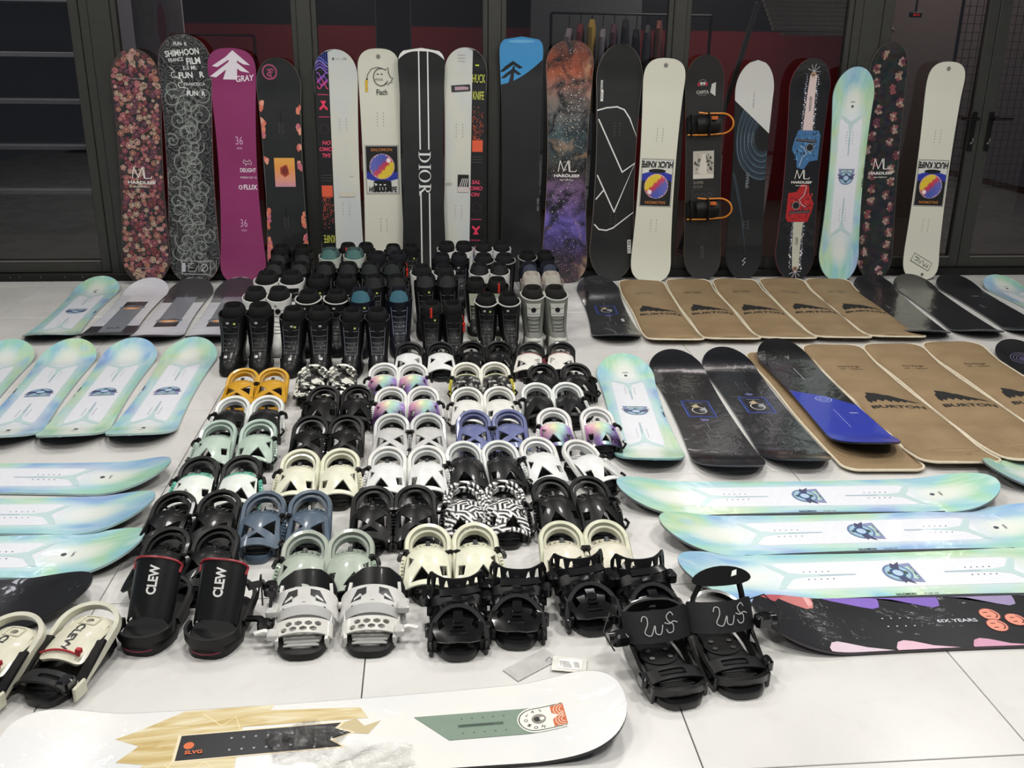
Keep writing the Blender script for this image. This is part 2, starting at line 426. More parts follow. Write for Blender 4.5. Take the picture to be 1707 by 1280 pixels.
# wire grid panel behind the right doors
gp = thing('wire_grid', 'black wire grid panel standing behind the right glass doors', 'grid', (4.72, 8.1, .45))
gm = MB()
for k in range(25): gm.box(-.3+k*.06, -.296+k*.06, 0, .004, 0, 2.0)
for k in range(30): gm.box(-.3, 1.14, -.004, 0, k*.067, k*.067+.004)
o = link('grid_wire', gm.me(), M('#141414', .4), gp); o['kind'] = 'stuff'
fb = MB()
for a in ((-.31, -.29, 0, 2), (1.13, 1.15, 0, 2)): fb.box(a[0], a[1], -.01, .01, -.45, a[3])
link('frame', fb.me(), M('#181818', .4), gp)
bk = tag(link('backboard', MB().box(4.25, 5.9, 9.2, 9.24, .0, 2.6, .004).me(), M('#75655f', .8)), 'dull mauve partition board standing behind the wire grid', 'partition')
led = thing('digital_clock', 'small black box with red lit digits behind the right door', 'clock', (3.98, 8.0, 1.83)); link('case', MB().box(-.05, .05, 0, .03, 0, .04, .004).me(), M('#141414'), led); link('ceiling_rod', MB().box(-.006, .006, .01, .022, .04, TOP-1.83).me(), M('#141414'), led)
gg = G(); gg.text('display', M('#ff2a20', emit=1.6), '08:10', 0, .02, .024); gg.fin(led, lambda x, y, e: (x, -e-.001, y))
# signage column behind window
tag(link('display_column', MB().box(-.42, -.12, 8.6, 8.7, 0, 2.6, .01).me(), M('#6a6465', .6)), 'tall grey display column behind the fish doodle snowboard', 'column')
tag(link('display_column', MB().box(1.02, 2.1, 9.8, 9.9, 0, 2.9, .01).me(), M('#5c6061', .6)), 'wide grey display wall panel behind the clothes rack', 'panel')
tag(link('lean_board', MB().box(-.02, .02, -.01, .01, 0, 1.95, .004, Matrix.Translation((2.05, 7.6, .01)) @ Matrix.Rotation(R(14), 4, 'Y')).me(), M('#7c7572', .6)), 'thin pale pole leaning inside the window behind the goggle snowboard', 'pole')

# ---------------------------------------------------------------- snowboards
def bprof(L, W, waist, rise, p=2.2, q=2.0, tip=.2):
    """half-width and height along the length"""
    c = L/2-tip; k = L/2-.25
    def hw(y):
        a = abs(y)
        if a <= c: return waist/2+(W-waist)/2*(a/c)**2
        t = min(1, (a-c)/tip); return W/2*max(0, 1-t**p)**(1/q)
    def hz(y):
        a = abs(y); return 0 if a < k else rise*((a-k)/(L/2-k))**1.7
    return hw, hz
def board_matrix(A, B, Z):
    A, B = Vector(A), Vector(B); Y = (B-A).normalized(); Z = Vector(Z); Z = (Z-Y*Z.dot(Y)).normalized(); X = Y.cross(Z); o = (A+B)/2
    return Matrix(((X.x, Y.x, Z.x, o.x), (X.y, Y.y, Z.y, o.y), (X.z, Y.z, Z.z, o.z), (0, 0, 0, 1)))
TH = .009
def make_board(label, A, B, Z=(0, 0, 1), W=.29, waist=.25, rise=.045, p=2.2, q=2.0, tip=.2, top=None, edge='#1a1a1a', side=None, g=None, name='snowboard', group=None, clipw=True):
    L = (Vector(B)-Vector(A)).length; hw, hz = bprof(L, W, waist, rise, p, q, tip)
    mt = board_matrix(A, B, Z); mt = mt @ Matrix.Translation((0, 0, -rise))
    t = thing(name, label, 'snowboard', mat=mt, group=group)
    n = 72; ys = [-L/2*cos(PI*i/n)*.85-L/2*.15*(1-2*i/n) for i in range(n+1)]
    ys = [-L/2+L/2*.0004]+ys[1:-1]+[L/2-L/2*.0004]; m = 8
    V = []; F = []
    for y in ys:
        h = hw(y); z = hz(y)
        for j in range(m+1):
            V.append((h*(-1+2*j/m), y, z+TH))
    for i in range(len(ys)-1):
        for j in range(m): a = i*(m+1)+j; F.append((a, a+1, a+m+2, a+m+1))
    link('top_sheet', mesh(V, F, True), top, t)
    # closed body just under the top sheet: base, side wall and a fine metal edge
    rr = []
    for y in ys:
        h = hw(y)+.0015; z = hz(y)
        rr.append([(-h, y, z+.0015), (-h+.003, y, z), (h-.003, y, z), (h, y, z+.0015), (h, y, z+TH-.0006), (-h, y, z+TH-.0006)])
    b = MB().rings(rr); k = len(rr)
    me = b.me(); sm = M(side or edge, .4, coat=.3); me.materials.append(M(edge, .45)); me.materials.append(sm)
    mi = []
    for i in range(k-1):
        for c in range(6): mi.append(1 if c in (3, 5, 4) else 0)
    mi += [1, 1]; me.polygons.foreach_set('material_index', mi)
    o = bpy.data.objects.new('core', me); COL.objects.link(o); o.parent = t
    if g:
        gr = G(); g(gr, L)
        cuts = [s*(L/2-.25+.25*i/14) for s in (-1, 1) for i in range(14)]
        def f(x, y, e):
            h = hw(y)
            x = max(-h, min(h, x)); return (x, y, hz(y)+TH+e)
        gr.fin(t, f, cuts)
    return t

def flower_top(name, bg, dots=False):
    n = NT(name); a = n.noise(22, 4); b = n.vor(34, out=1)
    c = n.ramp(a, [(.35, bg[0]), (.5, bg[1]), (.65, bg[2])]); c = n.mix(.06, c, n.mix(.7, b, bg[0]))
    return n.fin(c, .25, coat=.6)
BLKTOP = {}
def black_top(c='#141414', r=.3, coat=.5, film=0):
    k = (c, r, coat, film)
    if k not in BLKTOP:
        n = NT('board_black'); a = tuple(q_*.62 for q_ in hx(c)); v = n.noise(5, 4, .8); hi = tuple(x*1.35+.003 for x in a)
        cb = n.bump(n.noise(9, 3, 1.2), .35*film, .02) if film else None
        BLKTOP[k] = n.fin(n.ramp(v, [(.35, a), (.7, hi)]), r, coat=coat, coatr=.08, coatbump=cb)
    return BLKTOP[k]
def white_top(c='#e2e0d6', tint=None, film=0):
    k = (c, tint, film)
    if k not in BLKTOP:
        n = NT('board_white'); a = hx(c); v = n.noise(3, 3, .5, vec=n.map((1, .5, 1)))
        col = n.ramp(v, [(.4, a), (.62, a if not tint else hx(tint))])
        cb = n.bump(n.noise(11, 4, 1.5), .5*film, .02) if film else None
        BLKTOP[k] = n.fin(col, .28, coat=.5, coatbump=cb)
    return BLKTOP[k]
def pastel_top(seed):
    n = NT('board_pastel'); x, y, z = n.xyz()
    v = n.noise(2.1, 2, .9, vec=n.map((1.3, .9, 1), (seed*1.7, seed*.9, seed)))
    c = n.ramp(v, [(.30, hx('#8b9cd0')), (.39, hx('#8db4dc')), (.48, hx('#98cdd2')), (.56, hx('#a3d2b4')), (.64, hx('#b6d3a4')), (.72, hx('#9cc8d4'))])
    v2 = n.noise(6, 3, 1.5, vec=n.map((2.5, .6, 1), (seed, 0, 0)))
    c = n.mix(n.ramp(v2, [(.4, 0), (.75, .45)]), c, hx('#dfeee6'))
    # pale oval near each tip
    ay = n.math('ABSOLUTE', y); dy = n.math('DIVIDE', n.math('SUBTRACT', ay, .50), .15); dx = n.math('DIVIDE', x, .085)
    d = n.math('SQRT', n.math('ADD', n.math('MULTIPLY', dx, dx), n.math('MULTIPLY', dy, dy)))
    c = n.mix(n.ramp(d, [(.0, 1), (.45, .85), (1.0, .0)]), c, hx('#e6eae2'))
    # pale centre
    ax = n.math('ABSOLUTE', x); k = n.ramp(ax, [(.06, .75), (.115, 0)]); k2 = n.ramp(ay, [(.40, 1), (.50, 0)])
    c = n.mix(n.math('MULTIPLY', k, k2), c, hx('#e6ecf1'))
    cb = n.bump(n.noise(13, 4, 1.3), .22, .01)
    return n.fin(c, .3, coat=.55, coatr=.07, coatbump=cb)
PAST = [pastel_top(s) for s in (0, 3.1, 5.2, 7.7)]

def inserts(g, col, y0, dx=.02, n=5, dy=.02, r=.0028, name='insert_holes', x0=0):
    for s in (-1, 1):
        for i in range(n): g.circle(name, col, x0+s*dx, y0+(i-(n-1)/2)*dy, r, n=8)
def g_pastel(g, L, flip=1):
    W = '#e6e9f0'
    P = rrect(-.078, .078, -.40, .40, .03)
    g.poly('white_panel', W, P)
    t = '#c2d9da'; t2 = '#acb8c8'
    for s in (-1, 1):
        g.poly('fork_line', t, [(-.004, s*.15), (.004, s*.15), (.009, s*.31), (.02, s*.355), (.07, s*.395), (.075, s*.42), (.03, s*.395), (0, s*.375), (-.03, s*.395), (-.075, s*.42), (-.07, s*.395), (-.02, s*.355), (-.009, s*.31)][::s])
        g.rect('fork_line', t2, 0, s*.205, .0065, .12)
        inserts(g, '#4d5566', s*.265, .022, dy=.02)
    # round-bottomed crest
    g.poly('crest', '#8d95bb', [(-.058, .055), (.058, .055), (.05, .0), (-.05, .0)])
    g.poly('crest', '#b9d8cf', [(-.04, .048), (.04, .048), (.02, -.02), (-.02, -.02)])
    g.circle('crest', '#6d83a8', 0, -.008, .052, .046, 26); g.circle('crest', '#a4c4d6', 0, -.008, .044, .038, 24)
    g.circle('crest', '#3e5c86', 0, -.008, .028, .025, 20); g.circle('crest', '#b8cfe6', 0, -.008, .018, .016, 16)
    g.circle('crest', '#44584e', 0, .018, .01, .008, 10); g.circle('crest', '#44584e', 0, -.036, .009, .006, 10)
    for s in (-1, 1):
        g.poly('crest', '#4b4f6e', [(s*.02, .006), (s*.066, .022), (s*.05, .0), (s*.06, -.008), (s*.03, -.02)][::s])
    g.text('lettering', '#5e6a74', 'SALOMON', 0, .046, .013, sx=1.3)
    g.circle('small_logo', '#4a5058', 0, .475, .009, n=12); g.text('small_logo', '#6b7178', 'SLMN', 0, .505, .012)
    g.text('lettering', '#2c2c2c', 'SALOMON', .122, -.04, .013, rot=PI/2, bold=.03); g.text('lettering', '#6c6c6c', 'CLUB 155', .122, .04, .011, rot=PI/2)

# ---- graphics of the standing boards; pc() turns percent of length (0 = floor) into metres
def pc(L, p): return (p/100-.5)*L
def flower(g, x, y, r, cols, rnd, nm='flower_print'):
    for k, (f, c) in enumerate(((1, cols[0]), (.74, cols[1]), (.5, cols[0]), (.20, cols[2]))):
        a0 = rnd.random()*6; m = 10 if k < 2 else 7
        g._a(nm, c, [(x+r*f*(1+.16*(i % 2)-.08)*cos(a0+2*PI*i/m), y+r*f*(1+.16*(i % 2)-.08)*sin(a0+2*PI*i/m)) for i in range(m)], [tuple(range(m))])
def hardleef(g, L, p, s=1, c='#ece8e2'):
    y = pc(L, p); s *= 1.25
    g.lines('lettering', c, [(-.050*s, y-.03*s), (-.040*s, y+.03*s), (-.018*s, y-.028*s), (.006*s, y+.03*s), (.014*s, y-.03*s)], .0045*s)
    g.lines('lettering', c, [(.014*s, y+.03*s), (.018*s, y-.03*s), (.052*s, y-.03*s), (.055*s, y-.020*s)], .004*s)
    g.text('lettering', c, 'HARDLEEF', 0, y-.055*s, .022*s, sx=1.45, bold=.03)
    g.text('lettering', c, 'MATERIALS', 0, y-.078*s, .010*s, sx=1.6)
def g_rose(g, L):
    r = random.Random(5); pal = [('#b0706e', '#7e4246', '#cc9a94'), ('#bd9488', '#8c6660', '#d4baaa'), ('#94505a', '#5c2c36', '#b07a7e'), ('#b09682', '#806a5a', '#cfc0ac'), ('#6c4250', '#40242e', '#8c606a'), ('#a87462', '#744a40', '#c69c8a'), ('#7c3c40', '#4c2026', '#a06264')]
    pts = []
    for k in range(2200):
        x, y, q = r.uniform(-.155, .155), r.uniform(-L/2+.01, L/2-.01), r.uniform(.010, .024)
        a = abs(y); lim = (.157 if a < L/2-.2 else .157*math.sqrt(max(0, 1-((a-L/2+.2)/.2)**2.2)))-q
        if a < L/2-.25: lim = min(lim, .137+.02*(a/.55)**2-q)
        if abs(x) > lim or any((x-u)**2+(y-v)**2 < ((q+w)*.70)**2 for u, v, w in pts): continue
        pts.append((x, y, q)); flower(g, x, y, q, r.choice(pal), r)
    for k in range(60):
        x, y = r.uniform(-.11, .11), r.uniform(-L/2+.08, L/2-.08)
        g.circle('flower_print', r.choice(['#35523a', '#27402e', '#58545e']), x, y, .009, .004, 8, r.random()*3)
    hardleef(g, L, 49, .95)
    g.rect('lettering', '#c8b8ae', 0, pc(L, 88), .10, .002); g.rect('lettering', '#c8b8ae', 0, pc(L, 7.5), .12, .002)
def g_darkfloral(g, L):
    r = random.Random(11); pal = [('#b49a92', '#7a5a58', '#d8c6ae'), ('#8c4a50', '#5c2c36', '#b08080'), ('#a8907c', '#6c5648', '#d8ccb8'), ('#6a3444', '#40222c', '#94707c')]
    for k in range(34):
        x, y = (-.075 if k % 2 else .07)+r.uniform(-.04, .04), -L/2+.06+k*(L-.1)/34
        if abs(y) > L/2-.1: x *= .5
        for j in range(7):
            a = j*.9; q = r.uniform(.007, .014); xx = max(-.118, min(.118, x+.022*cos(a)))
            if j == 0: xx = x; q = .017
            flower(g, xx, y+(.024*sin(a) if j else 0), q, r.choice(pal), r)
    hardleef(g, L, 50, .95)
def spiral(g, c, x, y, r, turns, a0, w, dirn=1, dots=False):
    P = []
    n = int(26*turns)
    for i in range(n+1):
        t = i/n; a = a0+dirn*2*PI*turns*t; q = r*(1-t)**.8
        P.append((max(-.145, min(.145, x+q*cos(a))), y+q*sin(a)))
    if dots:
        for p in P[::1]: g.circle('paisley_print', c, p[0], p[1], w, n=6)
    else: g.stroke('paisley_print', c, P, w)
def g_paisley(g, L):
    r = random.Random(2); c1, c2 = '#a6aaa4', '#7c817b'
    for k in range(36):
        y = -L/2+.12+k*(L-.42)/36; x = (-1)**k*r.uniform(.01, .11); q = r.uniform(.045, .08); d = r.choice((-1, 1)); a = r.random()*6
        spiral(g, c1, x, y, q, 1.5, a, .004, d); spiral(g, c2, x, y, q*.86, 1.4, a, .0018, d, dots=(k % 3 == 0)); spiral(g, c2, x, y, q*1.12, 1.1, a, .002, d)
        for j in range(9): b = j*2*PI/9; g.stroke('paisley_print', c2, [(x*.6+.012*cos(b), y+.04+.012*sin(b)), (x*.6+.024*cos(b), y+.04+.024*sin(b))], .0022)
        g.ring('paisley_print', c1, x*.6, y+.04, .028, .0018, 14)
    for k in range(150): g.circle('paisley_print', c2, r.uniform(-.135, .135), r.uniform(-L/2+.1, L/2-.3), r.uniform(.0015, .004), n=6)
    W = '#e8e8e6'; t = R(8)
    g.text('lettering', W, 'FUN  R', -.02, pc(L, 96.3), .03, 0, .9, .02); g.text('lettering', W, 'SHIMHOON', -.012, pc(L, 93.0), .052, t, .78, .025); g.text('lettering', W, 'FILM', .055, pc(L, 90.0), .055, t, .85, .03)
    g.text('lettering', W, 'FRANCE', -.055, pc(L, 90.2), .032, t, .8, .012)
    g.text('lettering', W, 'FUN   R', .035, pc(L, 84.6), .05, R(5), .95, .03); g.text('lettering', W, 'E-5 ML', .03, pc(L, 87.4), .035, R(5), .9, .01)
    g.text('lettering', W, 'FRANCESCA', .055, pc(L, 81.2), .028, R(3), .85, .006); g.text('lettering', W, 'FUN  R', .06, pc(L, 77.6), .042, R(2), .9, .03)
    g.stroke('lettering', W, [(-.10+.022*sin(i*.9)+.006*i, pc(L, 87)-i*.0085+.008*cos(i*1.7)) for i in range(18)], .0045)
    g.frame('lettering', '#cfd2d0', .012, pc(L, 6.8), .19, .088, .0035); g.rect('lettering', '#b9bdc4', -.07, pc(L, 6.8), .022, .06)
    for P in ([(.0, .028), (-.04, .028), (-.04, -.025), (0, -.025)], [(-.04, 0), (-.008, 0)], [(.005, -.025), (.03, .028), (.03, -.025)]): g.stroke('lettering', '#dfe2e0', [(a, pc(L, 6.8)+b) for a, b in P], .003)
    g.ring('lettering', '#dfe2e0', .065, pc(L, 6.8), .023, .003); g.stroke('lettering', '#dfe2e0', [(.045, pc(L, 6.8)-.025), (.085, pc(L, 6.8)+.025)], .003)
def g_magenta(g, L):
    W = '#ece4ec'; y = pc(L, 92)
    for P in ([(672, 122), (744, 184), (714, 180), (690, 166), (648, 164), (600, 194), (576, 190), (640, 150)], [(668, 158), (740, 216), (702, 210), (684, 198), (642, 200), (590, 238), (564, 234), (636, 182)], [(655, 160), (688, 160), (682, 246), (650, 246), (620, 246)]):
        g.poly('logo', W, [((x_-662)/690, L/2-(y_-113)/690) for x_, y_ in P])
    g.text('lettering', W, 'GRAY', .074, L/2-.186, .052, R(6), .85, .02, .2)
    for p, q in ((62, .017), (26.5, .017)):
        yy = pc(L, p); g.text('lettering', '#d9aac8', '36', .018, yy, .075, 0, .7, -.004); g.text('lettering', '#d9aac8', 'size', .018, yy-.045, .02, 0, 1.2)
    g.stroke('logo', W, [(.035, pc(L, 53)), (.045, pc(L, 54.2)), (.055, pc(L, 53.4)), (.07, pc(L, 53.4)), (.08, pc(L, 54.2)), (.09, pc(L, 53)), (.088, pc(L, 51.8)), (.074, pc(L, 52.6)), (.06, pc(L, 52.4)), (.052, pc(L, 51.4)), (.05, pc(L, 52.5)), (.035, pc(L, 53))], .003)
    g.text('lettering', W, 'DELIGHT', .066, pc(L, 49.6), .036, 0, .72, .02); g.text('lettering', W, 'WORLD CUP  53', .066, pc(L, 46.5), .017, 0, .85, .01)
    g.text('lettering', W, 'FLUX', .074, pc(L, 42.3), .044, 0, .85, .03); g.ring('logo', W, .012, pc(L, 42.3), .012, .005, 14, a0=40, a1=320); g.circle('logo', W, .02, pc(L, 42.3), .005)
def g_blossom(g, L):
    r = random.Random(8); P = '#a8466c'
    g.ring('logo', P, -.052, pc(L, 94), .044, .010); g.text('logo', P, 'ph', -.052, pc(L, 94), .055, R(60), 1, .03)
    for s in (-1, 1):
        for p in (78, 72, 69, 62, 55, 30, 27, 20, 16, 10, 6):
            if r.random() < .15: continue
            y = pc(L, p+r.uniform(-2, 2)); x = s*(.118+.015*abs(p-50)/50*1.2)
            for j in range(4):
                a = r.random()*6; g.poly('flower_print', r.choice(['#e0866a', '#d9705c', '#e8a088', '#c86a7c']), [(x-s*.008+.017*r.uniform(.5, 1)*cos(q*PI/4)+.008*cos(a), y+.026*r.uniform(.5, 1.1)*sin(q*PI/4)+.02*sin(a)) for q in range(8)])
    n = NT('sunset_card'); yy = n.xyz()[1]
    c = n.ramp(n.math('MULTIPLY_ADD', yy, 4.5, .60), [(0, hx('#b287c2')), (.4, hx('#e39a86')), (.75, hx('#e89a4e')), (1, hx('#e8a850'))]); card = n.fin(c, .4)
    y = pc(L, 50.5); g.rect('card_print', card, .008, y, .135, .19)
    for q in (1, .7): g.poly('card_print', '#a8452e' if q == 1 else '#7c2c24', [(.008+q*.032*r.uniform(.7, 1.1)*cos(a*PI/6), y+.01+q*.045*r.uniform(.75, 1.1)*sin(a*PI/6)) for a in range(12)])
    for p in (70, 28):
        y = pc(L, p); g.rect('slot', '#060606', 0, y+.02, .004, .17); g.rect('slot', '#5a5a5a', 0, y-.02, .0015, .1); inserts(g, '#9a9a96', y, .012, 6, .012, .0018)
def g_half(g, L, m=1, spots=True):
    # dark printed strip down one side; m=-1 strip at the left, +1 at the right
    x0, x1 = m*.045, m*.15; xc = m*.088; hw = .075
    def q(lo, hi): return sorted((lo, hi))
    a, b = q(x0, x1); P = [(a, -L/2), (b, -L/2), (b, L/2), (a, L/2)]
    g.poly('side_strip', '#121214', P)
    f = (lambda p: p) if m > 0 else (lambda p: 100-p)
    rot = 0 if m > 0 else PI
    nm = 'side_print'
    y = pc(L, f(93)); g.circle(nm, '#c8dc3c', xc-.012*m, y, .013)
    g.text(nm, '#c9cf54', 'HUCK', xc, pc(L, f(87.5)), .075, rot, .42, .01); g.text(nm, '#c9cf54', 'KNIFE', xc, pc(L, f(80.5)), .075, rot, .38, .01)
    rr = random.Random(4)
    sgn = 1 if m > 0 else -1
    for k in range(150):
        t = rr.random()**.6; g.rect(nm, rr.choice(['#e0603c', '#ea7a58', '#c84e34']), xc+rr.uniform(-.036, .036), pc(L, f(61.5+15*(1-t))), .004, .004)
    g.rect(nm, '#e5603e', xc, pc(L, f(59.5)), .072, .075)
    for k in range(3): g.rect(nm, '#6a6a62', xc, pc(L, f(55-1.2*k)), .068, .002)
    g.text(nm, '#e0496a', 'SAL', xc-.006*m, pc(L, f(44)), .036, rot, 1.0, .03, .2); g.text(nm, '#e0496a', 'OMO', xc-.006*m, pc(L, f(41.3)), .036, rot, 1, .03, .2); g.text(nm, '#e0496a', 'ON', xc-.012*m, pc(L, f(38.6)), .036, rot, 1, .03, .2)
    g.ring(nm, '#4a3434', xc, pc(L, f(33)), .03, .003)
    g.rect(nm, '#c23c64', xc, pc(L, f(27.8)), .07, .006); y = pc(L, f(23)); s = sgn
    g.poly(nm, '#e83c60', [(xc-.02, y-.03*s), (xc+.02, y-.03*s), (xc+.006, y-.005*s), (xc+.03, y+.02*s), (xc+.022, y+.032*s), (xc, y+.012*s), (xc-.022, y+.032*s), (xc-.03, y+.02*s), (xc-.006, y-.005*s)][::s])
    g.rect(nm, '#c23c64', xc, pc(L, f(18.5)), .07, .006)
    for k in range(5):
        y = pc(L, f(15-1.1*k)); g.stroke(nm, ['#e04a78', '#b04ab8', '#d84a90', '#7c58c8', '#9a62c8'][k], [(xc-.035+.007*i, y+.018*sin(i*.8+k)*(1 if k % 2 else -1)) for i in range(11)], .006)
    for k in range(4): g.stroke(nm, ['#8a6cd8', '#7250c4', '#9c80dc', '#5c6cd0'][k], [(xc-.04+.008*i, pc(L, f(8.5-k*1.3))+.02*sin(i*.45)) for i in range(11)], .008)
    for k in range(7): g.rect(nm, '#3c50b8', xc-.03+.012*k, pc(L, f(3.2)), .004, .06)
    ix = -m*.035
    for p in (66, 31) if m > 0 else (69, 33): inserts(g, '#5c5c54', pc(L, p), .022, x0=ix, r=.0024)
    if m > 0:
        g.rect('sticker', '#302c32', -.03, pc(L, 83.5), .125, .042, R(5)); g.rect('sticker', '#b89aa4', -.025, pc(L, 83.5), .09, .022, R(5))
        y = pc(L, 43); g.rect('sticker', '#1c1c1c', -.005, y+.01, .075, .11); g.rect('sticker', '#d8ccc8', -.005, y-.035, .075, .035)
        for k in range(4): g.stroke('sticker', '#cfcac8', [(-.03+.015*k, y-.02), (-.01+.012*k, y+.04)], .006)
        g.ring('small_logo', '#8d8d86', -.105, pc(L, 43), .024, .0015, ry=.009); g.text('small_logo', '#77776f', 'BEYOND', -.105, pc(L, 43), .008)
        for k in range(3): g.rect('tip_print', '#b8b4ae', -.03, pc(L, 97-1.2*k), .05, .003)
    else:
        g.circle('small_logo', '#55554c', -.01, pc(L, 96.2), .007); g.text('small_logo', '#77776c', 'o   -- 155', .045, pc(L, 96.2), .016)
        g.rect('small_logo', '#9a9a98', .08, pc(L, 47), .03, .002); g.rect('tape', '#d6d2c0', .045, pc(L, 39), .10, .03)
def g_poster(g, L, p, flip=False, sticker=False, w=.225, h=.325):
    y = pc(L, p); s = -1 if flip else 1; rot = PI if flip else 0; nm = 'poster'
    g.rect(nm, '#1c1c1c', 0, y, w, h); g.rect(nm, '#e8e6dc', 0, y, w-.006, h-.006); g.rect(nm, '#161616', 0, y, w-.012, h-.012)
    a, b = -w/2+.008, w/2-.008
    g.poly(nm, '#2c38a4', [(a, y-s*.01), (0, y-s*.05), (b, y-s*.01), (b, y-s*.09), (a, y-s*.09)]); g.poly(nm, '#dcdcd4', [(a, y-s*.060), (0, y-s*.090), (b, y-s*.060), (b, y-s*(h/2-.008)), (a, y-s*(h/2-.008))])
    g.circle(nm, '#111111', 0, y-s*.082, .062, .014)
    g.text(nm, '#c07830', 'SALOMON', 0, y+s*.132, .026, rot, 1.15, .02)
    R0 = .084; yb = y+s*.022; g.circle(nm, '#6c6c68', 0, yb, R0+.002, n=32); g.circle(nm, '#d8a8b8', 0, yb, R0, n=32)
    N = 12; c0 = .0118
    for i in range(-N, N+1):
        for j in range(-N, N+1):
            u, v = i*c0+(j % 2)*c0/2, j*.0108
            if u*u+v*v > (R0-.006)**2: continue
            t = (u-v)/(R0*2)+.5
            c = '#3a5cc0' if t < .30 else ('#6a54a8' if t < .42 else ('#c8305c' if t < .62 else ('#e0603c' if t < .70 else '#f0d428')))
            g.rect(nm, c, s*u, yb+s*v, .0108, .0102, R(45))
    g.circle(nm, '#f6e4e4', s*.045, yb+s*.040, .016, n=10)
    if sticker:
        g.text(nm, '#141414', 'HUCK KNIFE', 0, y-s*.132, .050, rot, .66, .03, .1)
        g.poly('sticker', '#141414', [(-.06+.12*t/12, y-.112+.03*(.5+.5*cos(t*2.1))) for t in range(13)]+[(.06-.12*t/12, y-.135-.016*(.5+.5*cos(t*2.3))) for t in range(13)])
        for u in (-.02, .0, .02): g.rect('sticker', '#d8d8d4', u, y-.125, .004, .02)
        g.circle('sticker', '#141414', .045, y-.10, .016)
    else: g.text(nm, '#141414', 'HUCK KNIFE', 0, y-s*.128, .058, rot, .66, .035, .1)
def g_fisch(g, L):
    g_poster(g, L, 49.5, False, True); inserts(g, '#55554e', pc(L, 71), .02, r=.0026); inserts(g, '#55554e', pc(L, 25.5), .02, r=.0026)
    g.circle('small_logo', '#808078', 0, pc(L, 96.8), .013); K = '#191919'; y = pc(L, 88.5); B = []
    for i in range(17):
        a = PI*.42+i*2*PI*.72/16; B.append((.012+.048*cos(a), y+.055*sin(a)))
    g.stroke('doodle', K, B, .0045)
    g.stroke('doodle', K, [B[0], (.045, y+.045), (.062, y+.06), (.062, y+.03), (.075, y+.0), (.092, y-.008), (.08, y-.02), (.085, y-.035), (.07, y-.032), (.058, y-.05), (.045, y-.035), (.03, y-.052)], .0045)
    g.stroke('doodle', K, [(.018, y+.055), (-.01, y+.062), (-.05, y+.05), (-.075, y+.015), (-.08, y-.012)], .0035); g.circle('doodle', K, -.08, y-.014, .006)
    for u in (-.008, .018): g.stroke('doodle', K, [(u-.006, y+.02), (u+.007, y+.018)], .005)
    g.stroke('doodle', K, [(-.028, y-.02), (-.018, y-.008), (-.012, y-.022), (-.002, y-.008), (.006, y-.022), (.016, y-.008), (.022, y-.022)], .004)
    g.text('doodle', K, 'Fisch', .015, pc(L, 82.2), .05, 0, .75, .01)
    g.rect('tag_sticker', '#e0b820', -.085, pc(L, 84.8), .015, .075, R(-2)); g.text('tag_sticker', '#222222', 'salomon', -.085, pc(L, 84.8), .014, PI/2)
def g_huck(g, L, scrib=False):
    g_poster(g, L, 45.5, True); inserts(g, '#55554e', pc(L, 67), .02, r=.0026); inserts(g, '#55554e', pc(L, 26), .02, r=.0026)
    g.circle('small_logo', '#6a6a62', 0, pc(L, 97), .013); g.circle('small_logo', '#a0a098', 0, pc(L, 97), .005)
    if scrib:
        r = R(-28); y = pc(L, 8.5); g.frame('scribble', '#161616', .0, y, .155, .062, .0035, r)
        for P in ([(-.06, .01), (-.035, .015)], [(-.055, -.01), (-.035, -.01), (-.035, .01)], [(-.025, .015), (-.02, -.015), (.0, .012), (-.005, -.018)], [(.01, .016), (.025, -.016), (.045, .018), (.03, -.02)], [(.045, -.015), (.06, .01), (.055, -.018)]):
            g.stroke('scribble', '#161616', [(a*cos(r)-b*sin(r), y+a*sin(r)+b*cos(r)) for a, b in P], .004)
        g.circle('small_logo', '#6a6a62', .01, pc(L, 2.6), .011)
def g_dior(g, L):
    W = '#e9e9e6'
    for s in (-1, 1):
        x = .012+s*.029
        g.rect('stripe', W, x, (pc(L, 100)+pc(L, 58))/2, .009, pc(L, 100)-pc(L, 58)-.01); g.rect('stripe', W, x, (pc(L, 40.5)+pc(L, 0))/2, .009, pc(L, 40.5)-pc(L, 0)-.02)
    y0 = pc(L, 57.6); f = lambda a, b: (.012+b*.040, y0-a)   # a runs down the board, b across
    def q(*P): g.poly('lettering', W, [f(a, b) for a, b in P])
    def bowl(a, hw_, b0, b1, th, half=False):
        c = (b0+b1)/2; r_ = (b1-b0)/2; n = 20; lo = -PI/2 if half else 0; hi = PI/2 if half else 2*PI; V = []; F = []
        for i in range(n+1):
            t = lo+(hi-lo)*i/n; w_ = 1-th/hw_
            V += [f(a+hw_*cos(t), c+r_*sin(t)), f(a+hw_*cos(t)*w_, c+(r_-.07)*sin(t))]
        g._a('lettering', W, V, [(2*i, 2*i+1, 2*i+3, 2*i+2) for i in range(n)])
    def stem(a, ser=1): q((a-.007, -1), (a+.007, -1), (a+.007, 1), (a-.007, 1)); [q((a-.017, e-.05), (a+.017*ser, e-.05), (a+.017*ser, e+.05), (a-.017, e+.05)) for e in (-.95, .95)]
    stem(.020); bowl(.022, .052, -1, 1, .014, True); stem(.103); bowl(.163, .042, -1.03, 1.03, .014); stem(.232); bowl(.236, .036, -.02, 1, .012, True); q((.236, .05), (.250, .05), (.288, -1), (.270, -1)); q((.262, -1), (.296, -1), (.296, -.92), (.262, -.92))
    P = []
    for i in range(21):
        u = -.153+.306*i/20; P.append((u, L/2-.02-.055*(abs(u)/.153)**3))
    g.poly('tip_cap', '#f2f2ee', P+[(.153, L/2), (-.153, L/2)])  # white gloss on the curved tip, painted as a flat shape
